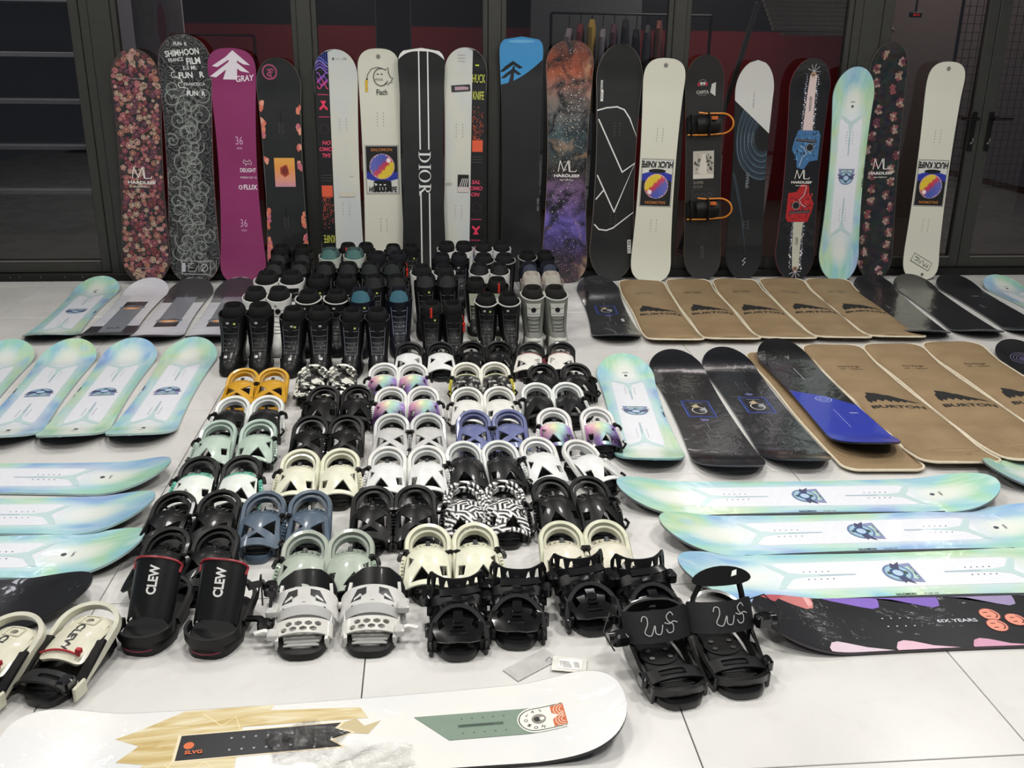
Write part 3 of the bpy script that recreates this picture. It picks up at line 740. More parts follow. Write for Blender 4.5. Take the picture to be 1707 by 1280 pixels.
def g_pine(g, L):
    B = '#3f92cc'; P = [(-.16, pc(L, 81.5))]+[(-.15+.30*i/12, pc(L, 81.5)+.165*(i/12)**1.7) for i in range(13)]+[(.16, pc(L, 100)), (-.16, pc(L, 100))]
    g.poly('blue_tip', B, P); g.circle('blue_tip', '#6ab0dc', 0, pc(L, 98.2), .09, .010)
    y = pc(L, 90); K = '#15181a'; x = -.055
    g.poly('pine_print', K, [(x, y+.012), (x+.068, y-.030), (x+.040, y-.038), (x+.004, y-.012), (x-.062, y-.056), (x-.09, y-.058), (x-.05, y-.02)])
    g.poly('pine_print', K, [(x+.004, y-.034), (x+.058, y-.072), (x+.034, y-.078), (x+.004, y-.056), (x-.055, y-.098), (x-.085, y-.098), (x-.04, y-.062)]); g.poly('pine_print', K, [(x, y-.02), (x+.014, y-.02), (x+.0, y-.14), (x-.034, y-.14)])
    for p, t in ((34, 'STEEL'), (31, 'PRO')): g.text('lettering', '#8d9498', t, .118, pc(L, p), .018, PI/2)
def g_galaxy(g, L):
    r = random.Random(21)
    for k in range(420):
        x, y = r.gauss(0, .07), r.uniform(-L/2+.03, L/2-.03)
        if k % 3 == 0: y = r.gauss(pc(L, 72), .12); x = r.gauss(.03, .05)
        if abs(x) > .125 or abs(y) > L/2-.05: continue
        q = r.choice([.0012, .0016, .002, .0028]); g.circle('star_print', r.choice(['#ffffff', '#f4e6d4', '#cfe0ee', '#f0d0b0']), x, y, q, n=6)
        if r.random() < .05:
            for a in (0, PI/2): g.rect('star_print', '#ffffff', x, y, .014, .0012, a)
    hardleef(g, L, 49.5, .95)
def g_line(g, L):
    W = '#e6e6e2'; w = .009
    def q(pts): return [((x-206)/3.047/245+ (y-60)*.0, 0) for x, y in pts]
    def m(x, y): # zoom coordinates measured on the board -> board metres
        f = (y-40)/(1240-40); ax = 206-62*f; return ((x-ax)/3.047/245, L/2-f*L)
    for P in ([(84, 363), (130, 350), (185, 344), (222, 358), (250, 400), (292, 490)], [(90, 408), (210, 672), (282, 626), (166, 878), (80, 690)], [(112, 765), (72, 812)], [(62, 945), (85, 970), (125, 975), (160, 962), (272, 880)]):
        g.lines('line_print', W, [m(*p) for p in P], w)
    inserts(g, '#8c8c88', m(0, 455)[1], .018, r=.0022); inserts(g, '#8c8c88', m(0, 910)[1], .018, r=.0022)
    g.rect('label_print', W, m(107, 290)[0], m(107, 290)[1], .018, .075); g.text('label_print', '#141414', 'SNOW', m(107, 290)[0], m(0, 290)[1], .016, PI/2, bold=.02); g.text('label_print', W, 'COSONE', m(107, 240)[0], m(0, 240)[1], .02, PI/2, .8, .03)
    g.rect('label_print', W, m(246, 1060)[0], m(246, 1060)[1], .026, .095, R(3)); g.text('label_print', '#141414', 'COSONE', m(246, 1060)[0], m(0, 1060)[1], .024, PI/2, .85, .03)
def g_goggle(g, L):
    y = pc(L, 88); K = '#bcbab4'
    g.ring('logo', '#787878', -.015, y+.004, .026, .004, ry=.020); g.circle('logo', '#9c2c3c', -.038, y-.005, .013); g.circle('logo', '#9c2c3c', .010, y-.005, .013)
    g.circle('logo', '#e8e8e4', -.022, y, .009); g.circle('logo', '#e8e8e4', -.004, y, .009); g.circle('logo', '#141414', -.02, y, .004); g.circle('logo', '#141414', -.006, y, .004)
    g.text('lettering', K, 'CAPiTA', -.014, pc(L, 84.2), .03, 0, .85, .02); g.text('lettering', '#80807c', 'SNOWBOARDS', -.014, pc(L, 83), .008)
    g.poly('sticker', '#c6c6c2', [(.04, pc(L, 84)), (.05, pc(L, 87.7)), (.078, pc(L, 88.3)), (.076, pc(L, 82.4))])
    y = pc(L, 52.5); g.rect('photo_print', '#b8b4a8', .0, y, .148, .19); r = random.Random(3)
    for k in range(34): u, v = r.uniform(-.065, .065), r.uniform(-.055, .088); g.poly('photo_print', r.choice(['#3c3c38', '#5c5a54', '#7c7a70', '#2c2c2a', '#989488']), [(u+.012*r.uniform(.4, 1)*cos(a*PI/3), y+v*1+.016*r.uniform(.4, 1)*sin(a*PI/3)) for a in range(6)] if abs(u) < .06 and v < .075 else [(u*.8-.006, y+v*.8), (u*.8+.006, y+v*.8), (u*.8, y+v*.8+.012)])
    g.poly('photo_print', '#d4d0c4', [(-.008, y+.08), (.014, y+.07), (.028, y-.06), (.0, y-.065), (-.038, y-.055)]); g.rect('photo_print', '#d8d4c8', 0, y-.078, .142, .028)
    g.text('lettering', '#7c786c', 'SUPER', -.035, pc(L, 44.6), .026, bold=.02); g.text('lettering', '#7c786c', 'D.O.A.', -.035, pc(L, 42.8), .024, bold=.02)
    g.frame('panel_print', '#5a5a56', .0, pc(L, 38.5), .15, .09, .002)
    for u in (-.045, 0, .045): g.ring('panel_print', '#6c6c66', u, pc(L, 38.8), .016, .002, 12); g.stroke('panel_print', '#55554f', [(u, pc(L, 38.8)), (u+.02, pc(L, 36.8))], .002)
    g.text('lettering', '#4c4c4a', 'DOA', .0, pc(L, 13), .04, PI/2, 1, .01)
def g_spread(g, L):
    y0, y1 = pc(L, 82.5), pc(L, 68.5)
    r = random.Random(6)
    for k in range(30):
        q = .065+k*.0044; c = ['#22303a', '#1b252d', '#3a4e5c', '#161d22', '#58707e', '#263640'][k % 6]; P = []
        for i in range(22):
            a = R(125+i*8.4); x = .085+q*cos(a)+.003*sin(i*.7+k); P.append((max(-.122, min(.12, x)), pc(L, 66)+q*1.5*sin(a)))
        g.stroke('swirl_print', c, P, .006 if k % 3 else .0085)
    for k in range(9): g.stroke('swirl_print', '#2f3a42', [(-.12+.002*k+.010*i*(1+k*.06), pc(L, 50)-i*.035-(i*i)*.0006*k) for i in range(9)], .002)
    for k in range(10): g.stroke('swirl_print', '#3c3c3c', [(-.10+.02*k+.012*sin(i*.8+k), pc(L, 4)+.016*i) for i in range(9)], .0012)
    g.poly('white_tip', '#cfd0cc', [(-.14, y0), (.14, y1-.01), (.14, L/2), (-.14, L/2)]); g.text('lettering', '#6b6b68', 'BORN TO SPREAD', -.0, pc(L, 82.8), .012, PI/2); g.frame('lettering', '#6b6b68', .0, pc(L, 82), .008, .09, .001)
    for p in (66, 26): inserts(g, '#a8aeb0', pc(L, p), .018, 5, .014, .0022); inserts(g, '#a8aeb0', pc(L, p), .008, 3, .022, .0018)
    g.text('lettering', '#8c959a', 'SPREAD', -.008, pc(L, 46.5), .032, PI/2, .95, .005)
    y = pc(L, 8.5); g.stroke('logo', '#c8c8c6', [(.012, y+.026), (-.012, y+.004), (.012, y-.002), (-.01, y-.028)], .005)
def g_saw(g, L):
    r = random.Random(9); Wc = '#c9bcc0'; hot = '#e8e4ea'
    def bar_(sg, base, cx):
        y0, y1 = pc(L, 68), pc(L, 93)
        if sg < 0: y0, y1 = pc(L, 28), pc(L, 5.5)
        n = 20
        for s2 in (-1, 1):
            for k in range(26):
                t = k/25; y = y0+(y1-y0)*t; u = cx+s2*.040+r.uniform(-.006, .006)
                g.circle('chain_print', r.choice(['#8c94a4', hot, '#a8a0a8', '#6c7484']), u, y, r.uniform(.004, .008), n=6)
                if k % 2: g.stroke('chain_print', '#5c6470', [(u, y), (u+s2*r.uniform(.008, .026), y+r.uniform(-.02, .02))], .0014)
        g.poly('saw_bar', base, [(cx-.036, y0), (cx+.034, y0), (cx+.028, y1), (cx-.022, y1)][::1 if sg > 0 else -1]); g.text('saw_bar', '#2c1c20', 'HARDLEEF', cx+.002, (y0+y1)/2, .024, PI/2, .9, .02)
        g.circle('saw_bar', '#a88c74', cx, y1, .020); g.circle('saw_bar', '#5c4434', cx, y1, .010)
        for a in range(9): g.stroke('chain_print', hot, [(cx, y1+sg*.02), (cx+.045*cos(a*.7), y1+sg*(.02+.05*abs(sin(a*.7))))], .002)
    def body(sg, c1, c2, c3, cx, yc):
        P = [(-.085, .06), (-.062, .125), (.082, .125), (.098, .095), (.094, -.075), (.035, -.085), (.0, -.14), (-.052, -.13), (-.058, -.075), (-.098, -.005)]
        if sg < 0: P = [(-a, -b) for a, b in P]
        g.poly('saw_body', c1, [(cx+a, yc+b) for a, b in P])
        for k in range(95):
            u, v = r.uniform(-.08, .08), r.uniform(-.09, .11)
            if v < -.05 and u > .02: continue
            g.poly('saw_body', r.choice([c2, c3, c1, '#202028']), [(cx+sg*u+.007*r.uniform(.4, 1.2)*cos(a*PI/3), yc+sg*v+.008*r.uniform(.4, 1.2)*sin(a*PI/3)) for a in range(6)])
        g.rect('saw_body', '#2c2c30', cx, yc+sg*.055, .15, .018, R(-4*sg)); g.rect('saw_body', '#7c7478', cx, yc+sg*.057, .14, .004, R(-4*sg))
        g.circle('saw_body', '#15151a', cx+sg*.03, yc+sg*.01, .026, .028); g.ring('saw_body', '#a8b0a8', cx+sg*.03, yc+sg*.01, .026, .003)
        g.stroke('saw_body', '#c8d4dc', [(cx-sg*.04, yc+sg*.02), (cx-sg*.01, yc+sg*.005), (cx+sg*.01, yc-sg*.03), (cx-sg*.02, yc-sg*.06), (cx-sg*.035, yc-sg*.12)], .004)
    bar_(1, '#d8c4c2', .012); bar_(-1, '#c4c4b4', .004); body(1, '#3f6f9e', '#6a9cc4', '#28486c', .008, pc(L, 60.5)); body(-1, '#b02024', '#d84440', '#70141a', .006, pc(L, 35.5))
    hardleef(g, L, 49, .8)
def galaxy_mat():
    n = NT('galaxy_top'); x, y, z = n.xyz(); v = n.noise(7, 6, 1.2); v2 = n.noise(3.5, 5, .8, vec=n.map((1, 1, 1), (4, 2, 0)))
    band = n.ramp(n.math('MULTIPLY_ADD', y, .62, .5), [(0, hx('#4a2028')), (.12, hx('#3c2c48')), (.26, hx('#6a5cb4')), (.37, hx('#8a6a9c')), (.47, hx('#3c3428')), (.62, hx('#4c6468')), (.76, hx('#7c7068')), (.88, hx('#a8583c')), (1, hx('#5a2c22'))])
    c = n.mix(n.ramp(v, [(.36, 0), (.62, 1)]), (.006, .006, .008), band); c = n.mix(n.ramp(v2, [(.58, 0), (.74, .6)]), c, hx('#d8b08c'))
    sp = n.vor(90); c = n.mix(n.ramp(sp, [(.08, 1), (.16, 0)]), c, (.8, .8, .85)); return n.fin(c, .3, coat=.6)

# ---------------------------------------------------------------- snowboards leaning on the glass
ROSE = flower_top('rose_ground', ((.010, .014, .011), (.03, .02, .02), (.06, .03, .03))); DARKF = flower_top('dark_ground', ((.006, .008, .008), (.010, .011, .011), (.02, .018, .018)))
GAL = galaxy_mat(); MAG = NT('board_magenta'); MAG = MAG.fin(MAG.ramp(MAG.noise(2, 2), [(.3, hx('#84285c')), (.7, hx('#93306a'))]), .4, coat=.25)
def paisley_mat():
    n = NT('paisley_ground'); d = n.noise(7, 2, .5, col=True); w = n.n('ShaderNodeMix', data_type='RGBA'); w.inputs[0].default_value = .12; n.l(n.obj(), w.inputs[6]); n.l(d, w.inputs[7])
    v = n.vor(17, vec=w.outputs[2]); st = n.math('SINE', n.math('MULTIPLY', v, 26)); e = n.vor(17, 'DISTANCE_TO_EDGE', vec=w.outputs[2])
    a = n.ramp(st, [(.60, 0), (.78, 1)]); b = n.ramp(n.vor(95, vec=w.outputs[2]), [(.25, 1), (.4, 0)]); f = n.math('MAXIMUM', n.math('MULTIPLY', a, .7), n.math('MULTIPLY', b, .45))
    return n.fin(n.mix(f, (.010, .011, .011), (.16, .165, .16)), .3, coat=.5)
PSL = paisley_mat(); BK = black_top('#161718'); BKG = black_top('#121315', .3, .6, 1); BKF = black_top('#242529', .3, .8, 1); WH = white_top('#dcdccc'); WHB = white_top('#d9d9ca', '#cdd2d2')
# label, bottom x y, top x y z, width, waist, tip exponents, tip length, surface, edge, side, graphic
ST = [
 ('snowboard covered in pink roses, leftmost of the boards leaning on the glass', -1.916, 6.513, -1.866, 6.64, 1.520, .315, .276, 2.1, 2.0, .21, ROSE, '#241a1a', '#7a6258', g_rose),
 ('tall black and grey paisley snowboard with white lettering, leaning on the glass', -1.603, 6.54, -1.548, 6.64, 1.611, .335, .298, 2.3, 2.1, .2, PSL, '#241a1c', '#a87a80', g_paisley),
 ('plain magenta snowboard with white arrow tree logo, leaning on the glass', -1.274, 6.54, -1.258, 6.64, 1.531, .305, .25, 3.0, 2.6, .15, MAG, '#1c1418', '#5a1f42', g_magenta),
 ('black snowboard with orange blossom edges and an orange card print, leaning', -.966, 6.55, -.967, 6.64, 1.476, .285, .25, 2.1, 2.0, .18, black_top('#191c1d', .45, .2), '#141414', '#8a8a80', g_blossom),
 ('white snowboard with dark purple strip on its left side, leaning on the glass', -.596, 6.56, -.595, 6.65, 1.532, .285, .262, 2.3, 2.1, .18, WHB, '#161616', '#a9a9a0', lambda g, L: g_half(g, L, -1)),
 ('white snowboard with a black fish doodle above a ball poster, leaning', -.306, 6.56, -.313, 6.66, 1.540, .275, .252, 3.0, 2.6, .15, WH, '#202020', '#a9a9a0', g_fisch),
 ('matt black snowboard with two white stripes and vertical white lettering, leaning', -.034, 6.50, -.031, 6.62, 1.547, .305, .27, 3.4, 3.2, .12, black_top('#1d1e1e', .45, .15), '#101010', '#202020', g_dior),
 ('white snowboard with dark strip of yellow lettering on its right side, leaning', .230, 6.55, .263, 6.64, 1.554, .285, .262, 2.3, 2.1, .18, WHB, '#161616', '#a9a9a0', lambda g, L: g_half(g, L, 1)),
 ('black snowboard with bright blue tip and black pine tree, leaning on the glass', .645, 6.55, .628, 6.64, 1.626, .29, .25, 3.6, 3.2, .11, black_top('#191b1d', .4, .25), '#141414', '#4a4744', g_pine),
 ('snowboard printed with an orange and violet starry nebula, leaning on the glass', .942, 6.50, .958, 6.64, 1.608, .318, .27, 2.4, 2.3, .17, GAL, '#1a1412', '#9a8270', g_galaxy),
 ('black snowboard with angular white outline drawing, leaning on the glass', 1.285, 6.55, 1.301, 6.65, 1.590, .312, .272, 2.0, 2.0, .22, black_top('#161818', .45, .2), '#141414', '#a89c90', g_line),
 ('plain white snowboard with ball poster, standing left of the black goggle board', 1.557, 6.50, 1.602, 6.62, 1.504, .285, .25, 3.0, 2.6, .15, WH, '#202020', '#a9a9a0', g_huck),
 ('black snowboard with two orange rimmed bindings mounted on it, leaning', 1.953, 6.55, 1.882, 6.66, 1.529, .265, .25, 2.2, 2.0, .18, black_top('#191918', .5, .15), '#141414', '#6a5c44', g_goggle),
 ('black snowboard with slanted white tip and blue grey swirl, leaning on the glass', 2.249, 6.55, 2.235, 6.64, 1.499, .27, .24, 2.0, 2.0, .2, black_top('#121315', .35, .5), '#101010', '#202020', g_spread),
 ('black snowboard with blue and red chainsaw prints, leaning on the glass', 2.611, 6.515, 2.627, 6.64, 1.516, .285, .25, 2.1, 2.0, .2, BKG, '#241416', '#8a4450', g_saw),
 ('pastel green and blue snowboard in wrap, the only pastel one standing upright', 2.917, 6.46, 2.924, 6.60, 1.465, .29, .25, 2.1, 2.0, .2, PAST[1], '#2a3036', '#8fb0b4', g_pastel),
 ('black snowboard with small dark flowers behind the standing pastel board', 3.222, 6.54, 3.182, 6.68, 1.627, .27, .252, 2.2, 2.0, .2, DARKF, '#141414', '#7c7468', g_darkfloral),
 ('white snowboard with ball poster and black scribble box, rightmost leaning board', 3.551, 6.505, 3.591, 6.64, 1.504, .27, .242, 3.0, 2.6, .15, WH, '#202020', '#3c3c38', lambda g, L: g_huck(g, L, True)),
]
std = []
for lab, bx, by, tx, ty, tz, W, wa, p, q, tip, top, edge, side, g in ST:
    by = min(by, 6.56)
    std.append(make_board(lab, (bx, by, .004), (tx, ty, tz), (0, -1, 0), W, wa, .036, p, q, tip, top, edge, side, g))
# bindings bolted to the board with orange rims (parts of that board)
bd = std[12]
for yy in (pc(1.531, 71.5)-.02, pc(1.531, 34.5)-.03):
    q = bpy.data.objects.new('binding', MB().box(-.125, .10, yy-.058, yy+.062, TH, TH+.018, .006).me()); q.data.materials.append(M('#121212', .5)); COL.objects.link(q); q.parent = bd
    lp = []
    for i in range(25):
        a = -PI/2+PI*i/24; lp.append((.115+.07*cos(a), yy+.003+.068*sin(a), TH+.02+.055*cos(a)))
    lp = [(-.12, yy-.064, TH+.02), (0, yy-.068, TH+.03)]+lp+[(.0, yy+.074, TH+.04), (-.05, yy+.082, TH+.045)]
    link('heel_loop', MB().tube(lp, circ(.0062, 8), (0, 0, 1)).me(True), M('#d8862c', .35), q)
    link('highback', sheet([rrect(-.06, .10, -.05, .055, .02)], lambda x, y: Vector((x, yy+y, TH+.065-8*y*y)), .005, cy=lsp(-.05, .05, 7)), M('#161617', .45), q)
    link('toe_strap', MB().tube([(-.10, yy+.058*cos(a), TH+.02+.045*sin(a)) for a in lsp(0, PI, 12)], rectp(.035, .006), (1, 0, 0)).me(True), M('#1a1a1a', .6), q)
    link('strap', MB().tube([(.02, yy+.064*cos(a), TH+.03+.055*sin(a)) for a in lsp(0, PI, 12)], rectp(.04, .007), (1, 0, 0)).me(True), M('#1c1c1e', .6), q)
    link('buckle', MB().box(.03, .075, yy+.03, yy+.055, TH+.05, TH+.085, .004).me(), M('#c0602c', .4), q)

# ---------------------------------------------------------------- snowboards lying on the floor
RS = .062
def floor_board(lab, B, A, top, W=.285, waist=.25, g=None, dz=0, group=None, **k):
    z = RS+.002+dz
    return make_board(lab, (B[0], B[1], z), (A[0], A[1], z), (0, 0, 1), W, waist, RS, top=top, g=g, group=group, **k)
def g_rocker(flip):
    def g(gr, L):
        K = '#38353a'; s = -1 if flip else 1
        if s > 0: P = [(-.16, -L/2), (.16, -L/2), (.16, pc(L, 27)), (-.16, pc(L, 27))]
        else: P = [(-.16, pc(L, 68)), (.16, pc(L, 68)), (.16, L/2), (-.16, L/2)]
        gr.poly('dark_block', K, P)
        gr.rect('centre_card', '#2f2f33', 0, pc(L, 63) if s > 0 else pc(L, 33), .13, .16)
        gr.rect('centre_card', '#7b7f88', 0, pc(L, 38) if s > 0 else pc(L, 58), .13, .55); 
        yy = pc(L, 58) if s > 0 else pc(L, 37)
        gr.circle('landscape', '#7a838d', 0, yy, .075, .055, 22); gr.circle('landscape', '#d8935e', 0, yy-.012, .05, .03, 16); gr.circle('landscape', '#f0c8a0', 0, yy-.018, .03, .012, 12)
        gr.poly('landscape', '#4a525c', [(-.075, yy+.01), (-.05, yy+.035), (-.02, yy+.02), (.02, yy+.045), (.06, yy+.015), (.07, yy), (0, yy+.01)])
        gr.text('lettering', '#3a3a40', 'sick', 0, pc(L, 24) if s > 0 else pc(L, 80), .05)
        if s < 0: gr.text('lettering', '#9a9a9a', 'STICK', .0, pc(L, 12), .03, 0, 1.6)
    return g
RK = white_top('#d9dadf', '#c9cad4', 1)
floor_board('pastel snowboard on the floor under the rose board, far left row', (-2.10, 5.13), (-2.20, 6.50), PAST[0], g=g_pastel, side='#aac4c4', edge='#17181a')
floor_board('white snowboard with dark near end, second from left in the far left row', (-1.80, 5.12), (-1.86, 6.44), RK, g=g_rocker(False), side='#4a4a50', edge='#17181a')
floor_board('white snowboard with grey film covered far end below the paisley board', (-1.515, 5.08), (-1.575, 6.44), RK, g=g_rocker(True), side='#4a4a50', edge='#17181a')
floor_board('white snowboard with dark far end below the magenta board, beside the boots', (-1.215, 5.07), (-1.275, 6.44), RK, g=g_rocker(True), side='#4a4a50', edge='#17181a')
mrow = [(-2.03, -2.205, 'pastel wrapped snowboard cut by the left edge, leftmost of the second row'), (-1.755, -1.886, 'pastel snowboard in the second left row, two boards left of the yellow bindings'), (-1.487, -1.575, 'pastel snowboard with folded film on its far tip, second left row'), (-1.215, -1.262, 'pastel snowboard in the second left row nearest to the yellow bindings')]
for k, (nx, fx, lab) in enumerate(mrow):
    floor_board(lab, (fx, 5.03), (nx, 3.665), PAST[(k+1) % 4], W=.28, waist=.247, g=g_pastel, side='#aac4c4', edge='#17181a')
hrow = [(-.985, 3.41, 3.37, 1, 'pastel snowboard lying crosswise at left, farthest of the crosswise three'), (-.965, 3.09, 3.07, 0, 'pastel snowboard lying crosswise at left, middle of the crosswise three'), (-.925, 2.80, 2.79, 1, 'pastel snowboard lying crosswise at left, next to the black board')]
for k, (x, y0, y1, tr, lab) in enumerate(hrow):
    A, B = (x, y1), (x-1.46, y0+.05)
    if not tr: A, B = B, A
    floor_board(lab, B, A, PAST[(k+2) % 4], W=.29, waist=.255, g=g_pastel, side='#aac4c4', edge='#17181a')
floor_board('black wrapped snowboard lying behind the cream high plated bindings, lower left', (-2.50, 2.52), (-1.00, 2.52), BKF, W=.285, waist=.25, side='#2a2c30')
def g_window(flip=False):
    def g(gr, L):
        s = -1 if flip else 1; y = .02; Bc = '#3355c0'
        gr.frame('centre_print', Bc, 0, y, .125, .20, .006); gr.frame('centre_print', '#24408c', 0, y, .105, .18, .0025)
        gr.text('centre_print', '#8a8f98', 'PRESENTS', 0, y+.07, .014); gr.ring('centre_print', '#c8c8c0', 0, y-.02, .032, .005, ry=.04)
        gr.poly('centre_print', '#b8a888', [(-.03, y+.03), (0, y+.06), (.01, y+.02), (-.01, y+.01)]); gr.poly('centre_print', '#9a9fa4', [(.0, y-.01), (.035, y+.02), (.03, y-.04)]); gr.circle('centre_print', '#5a5c60', .01, y-.03, .012)
        yy = y-s*.14; gr.poly('centre_print', '#7f84c8', [(-.02, yy+.01), (.02, yy+.01), (.016, yy), (-.016, yy)]); gr.rect('centre_print', '#9a9ab8', 0, yy-.012, .03, .003)
        for k in range(4): gr.rect('lettering', '#4c5058', 0, y+.19+.012*k, .07, .002)
        gr.rect('centre_print', '#8a8c90', 0, y-.22, .002, .09); gr.rect('centre_print', '#8a8c90', 0, y+.15, .002, .05)
        for p in (-.30, .30): inserts(gr, '#9aa0a8', p, .024, 5, .016, .0022)
    return g
BKB = black_top('#191c22', .25, .8, .45)
def g_wrapcurve(gr, L):
    g_window()(gr, L); gr.ring('film_curve', '#a4a8ac', -.07, -.50, .07, .003, 24, ry=.10, a0=-80, a1=80); gr.rect('sticker', '#b8bcc0', .075, -.22, .018, .06)
floor_board('black wrapped snowboard with blue centre frame beside the boots, far right row', (1.05, 4.99), (1.15, 6.42), BKB, g=g_wrapcurve, side='#4a4e54')
for k, (nx, fx, lab) in enumerate([(2.86, 3.115, 'dark wrapped snowboard right of the paper sleeves, first of the far right dark ones'), (3.19, 3.40, 'dark wrapped snowboard below the standing flower board, middle of three'), (3.535, 3.71, 'dark wrapped snowboard with short white line below the rightmost leaning board')]):
    def gd(gr, L, k=k):
        if k == 0:
            for j in range(5): gr.stroke('contour_print', '#101214', [(.06+.04*sin(i*.5+j*.3), .30+.012*i+.02*j) for i in range(12)], .002)
        if k == 2: gr.rect('line_print', '#c8ccd0', .02, .30, .05, .006)
        for p in (-.30, .2): inserts(gr, '#6a6e74', p, .03, 4, .02, .002)
        gr.rect('lettering', '#4c5056', -.05, .02, .02, .09)
    floor_board(lab, (nx, 4.99), (fx, 6.40), black_top('#26272b', .3, .8, .6), W=.285, waist=.26, g=gd, side='#5a5e62')
floor_board('pastel snowboard lying at the far right edge by the double doors', (3.92, 5.03), (4.03, 6.36), PAST[2], g=g_pastel, side='#aac4c4')
floor_board('pastel snowboard lying right of the bindings, left of two black boards', (.856, 3.305), (.99, 4.64), PAST[0], g=g_pastel, side='#7fb0b4', edge='#17181a')
floor_board('black wrapped snowboard with blue centre frame beside the lying pastel board', (1.165, 3.225), (1.265, 4.70), BKB, W=.285, waist=.255, g=g_window(), side='#3a3f46')
floor_board('black wrapped snowboard with blue centre frame, left of the open paper sleeve', (1.455, 3.265), (1.545, 4.73), BKB, W=.275, waist=.25, g=g_window(True), side='#3a3f46')
def g_blue(gr, L):
    gr.poly('blue_print', '#2234a2', [(-.16, -L/2), (.16, -L/2), (.16, -.14), (.02, -.02), (-.16, .06)])
    gr.ring('logo', '#a8b4e0', .0, -.06, .036, .004); gr.ring('logo', '#a8b4e0', .0, -.06, .02, .003); gr.stroke('logo', '#a8b4e0', [(-.03, -.06), (.03, -.06)], .003)
    gr.rect('slot', '#b8bcc8', 0, .30, .003, .18); gr.rect('slot', '#8c9ad4', 0, -.30, .003, .22); inserts(gr, '#8c9ad4', -.30, .016, 7, .014, .0016); inserts(gr, '#8a8e98', .12, .03, 6, .02, .002)
    gr.text('lettering', '#a8b4e0', 'ten', .075, -.24, .03)
floor_board('black and bright blue snowboard lying on an open paper sleeve', (1.785, 3.36), (1.86, 4.80), BKG, W=.275, waist=.25, g=g_blue, dz=.022, side='#20243c')
def g_oval(gr, L):
    for r in (.07, .055, .04): gr.ring('logo', '#6a6480', -.01, .55, r, .004, ry=r*1.0)
    gr.circle('logo', '#4c4868', -.01, .55, .028)
floor_board('dark wrapped snowboard with round emblem at the right edge, beyond the sleeves', (3.07, 3.32), (3.20, 4.80), black_top('#26262a', .3, .7, 1), g=g_oval, side='#4a4a50')
prow = [((.665, 3.095), (2.085, 3.05), 'pastel snowboard lying crosswise at right, farthest of the crosswise three'), ((.755, 2.80), (2.18, 2.79), 'pastel snowboard lying crosswise at right, middle of the crosswise three'), ((.750, 2.525), (2.18, 2.515), 'pastel snowboard lying crosswise at right, next to the black smiley board')]
for k, (A, B, lab) in enumerate(prow): floor_board(lab, A, B, PAST[(0, 2, 3)[k]], W=.285, waist=.255, g=g_pastel, side='#6a7276', edge='#26282a')
floor_board('pastel snowboard tip poking out behind the crosswise boards at right edge', (2.125, 3.19), (3.55, 3.12), PAST[1], W=.27, waist=.24, g=g_pastel, side='#6a7276', edge='#26282a')
def g_smiley(gr, L):
    for k, yv in enumerate((-.60, -.40, -.215, .02, .24, .45)):
        c = ('#c87a78', '#8468c0', '#8064bc', '#9a8cb4', '#8c88a0', '#a09cb0')[k]
        gr.poly('wedge_print', c, [(-.155, yv-.11), (-.120, yv-.055), (-.085, yv+.02), (-.072, yv+.055), (-.080, yv+.078), (-.11, yv+.088), (-.155, yv+.09)])
    gr.poly('wedge_print', '#b85a64', [(-.155, -.72), (-.09, -.69), (-.08, -.64), (-.155, -.58)])
    for k, yv in enumerate((-.50, -.31, -.09, .12, .33, .53)):
        c = ('#d8c4d0', '#dcb8c8', '#cf9ab4', '#d4a0bc', '#9a74cc', '#7c66cc')[k]
        gr.poly('wedge_print', c, [(.155, yv-.05), (.12, yv-.05), (.094, yv-.035), (.086, yv-.015), (.092, yv+.01), (.114, yv+.06), (.155, yv+.13)])
    for (x, y, r) in ((-.028, -.012, .0), (.028, -.020, .0), (.002, .050, 0)):
        c = '#e8947e'; gr.circle('smiley_print', '#5a2c2c', x, y, .0325, .031, 20); gr.circle('smiley_print', c, x, y, .029, .028, 20)
        for s in (-1, 1): gr.rect('smiley_print', '#4a2020', x+s*.010, y-.008, .004, .014) if y < .03 else gr.rect('smiley_print', '#4a2020', x+s*.010, y-.006, .004, .013)
        gr.ring('smiley_print', '#4a2020', x, y+.002, .019, .0035, 12, a0=20, a1=160)
    gr.text('lettering', '#c8ccd4', '6IX YEARS', .0, -.125, .022, PI/2, 1.2, .02); gr.text('lettering', '#9ca0a8', 'SABOTEUR', -.004, .17, .02, PI/2, 1.3, .02); gr.text('lettering', '#787c84', 'ARTIST', -.024, .155, .01, PI/2)
    for p in (-.30, .33): inserts(gr, '#c8ccd4', p, .020, 4, .026, .0028)
    gr.poly('film_patch', '#34353a', [(-.16, .27), (.16, .27), (.16, .275), (-.16, .275)])
floor_board('black snowboard with three orange smiley faces and purple wedges, lower right', (.90, 2.262), (2.36, 2.235), black_top('#1d1e24', .35, .6, .8), W=.275, waist=.25, g=g_smiley, side='#3a3238', edge='#121214')
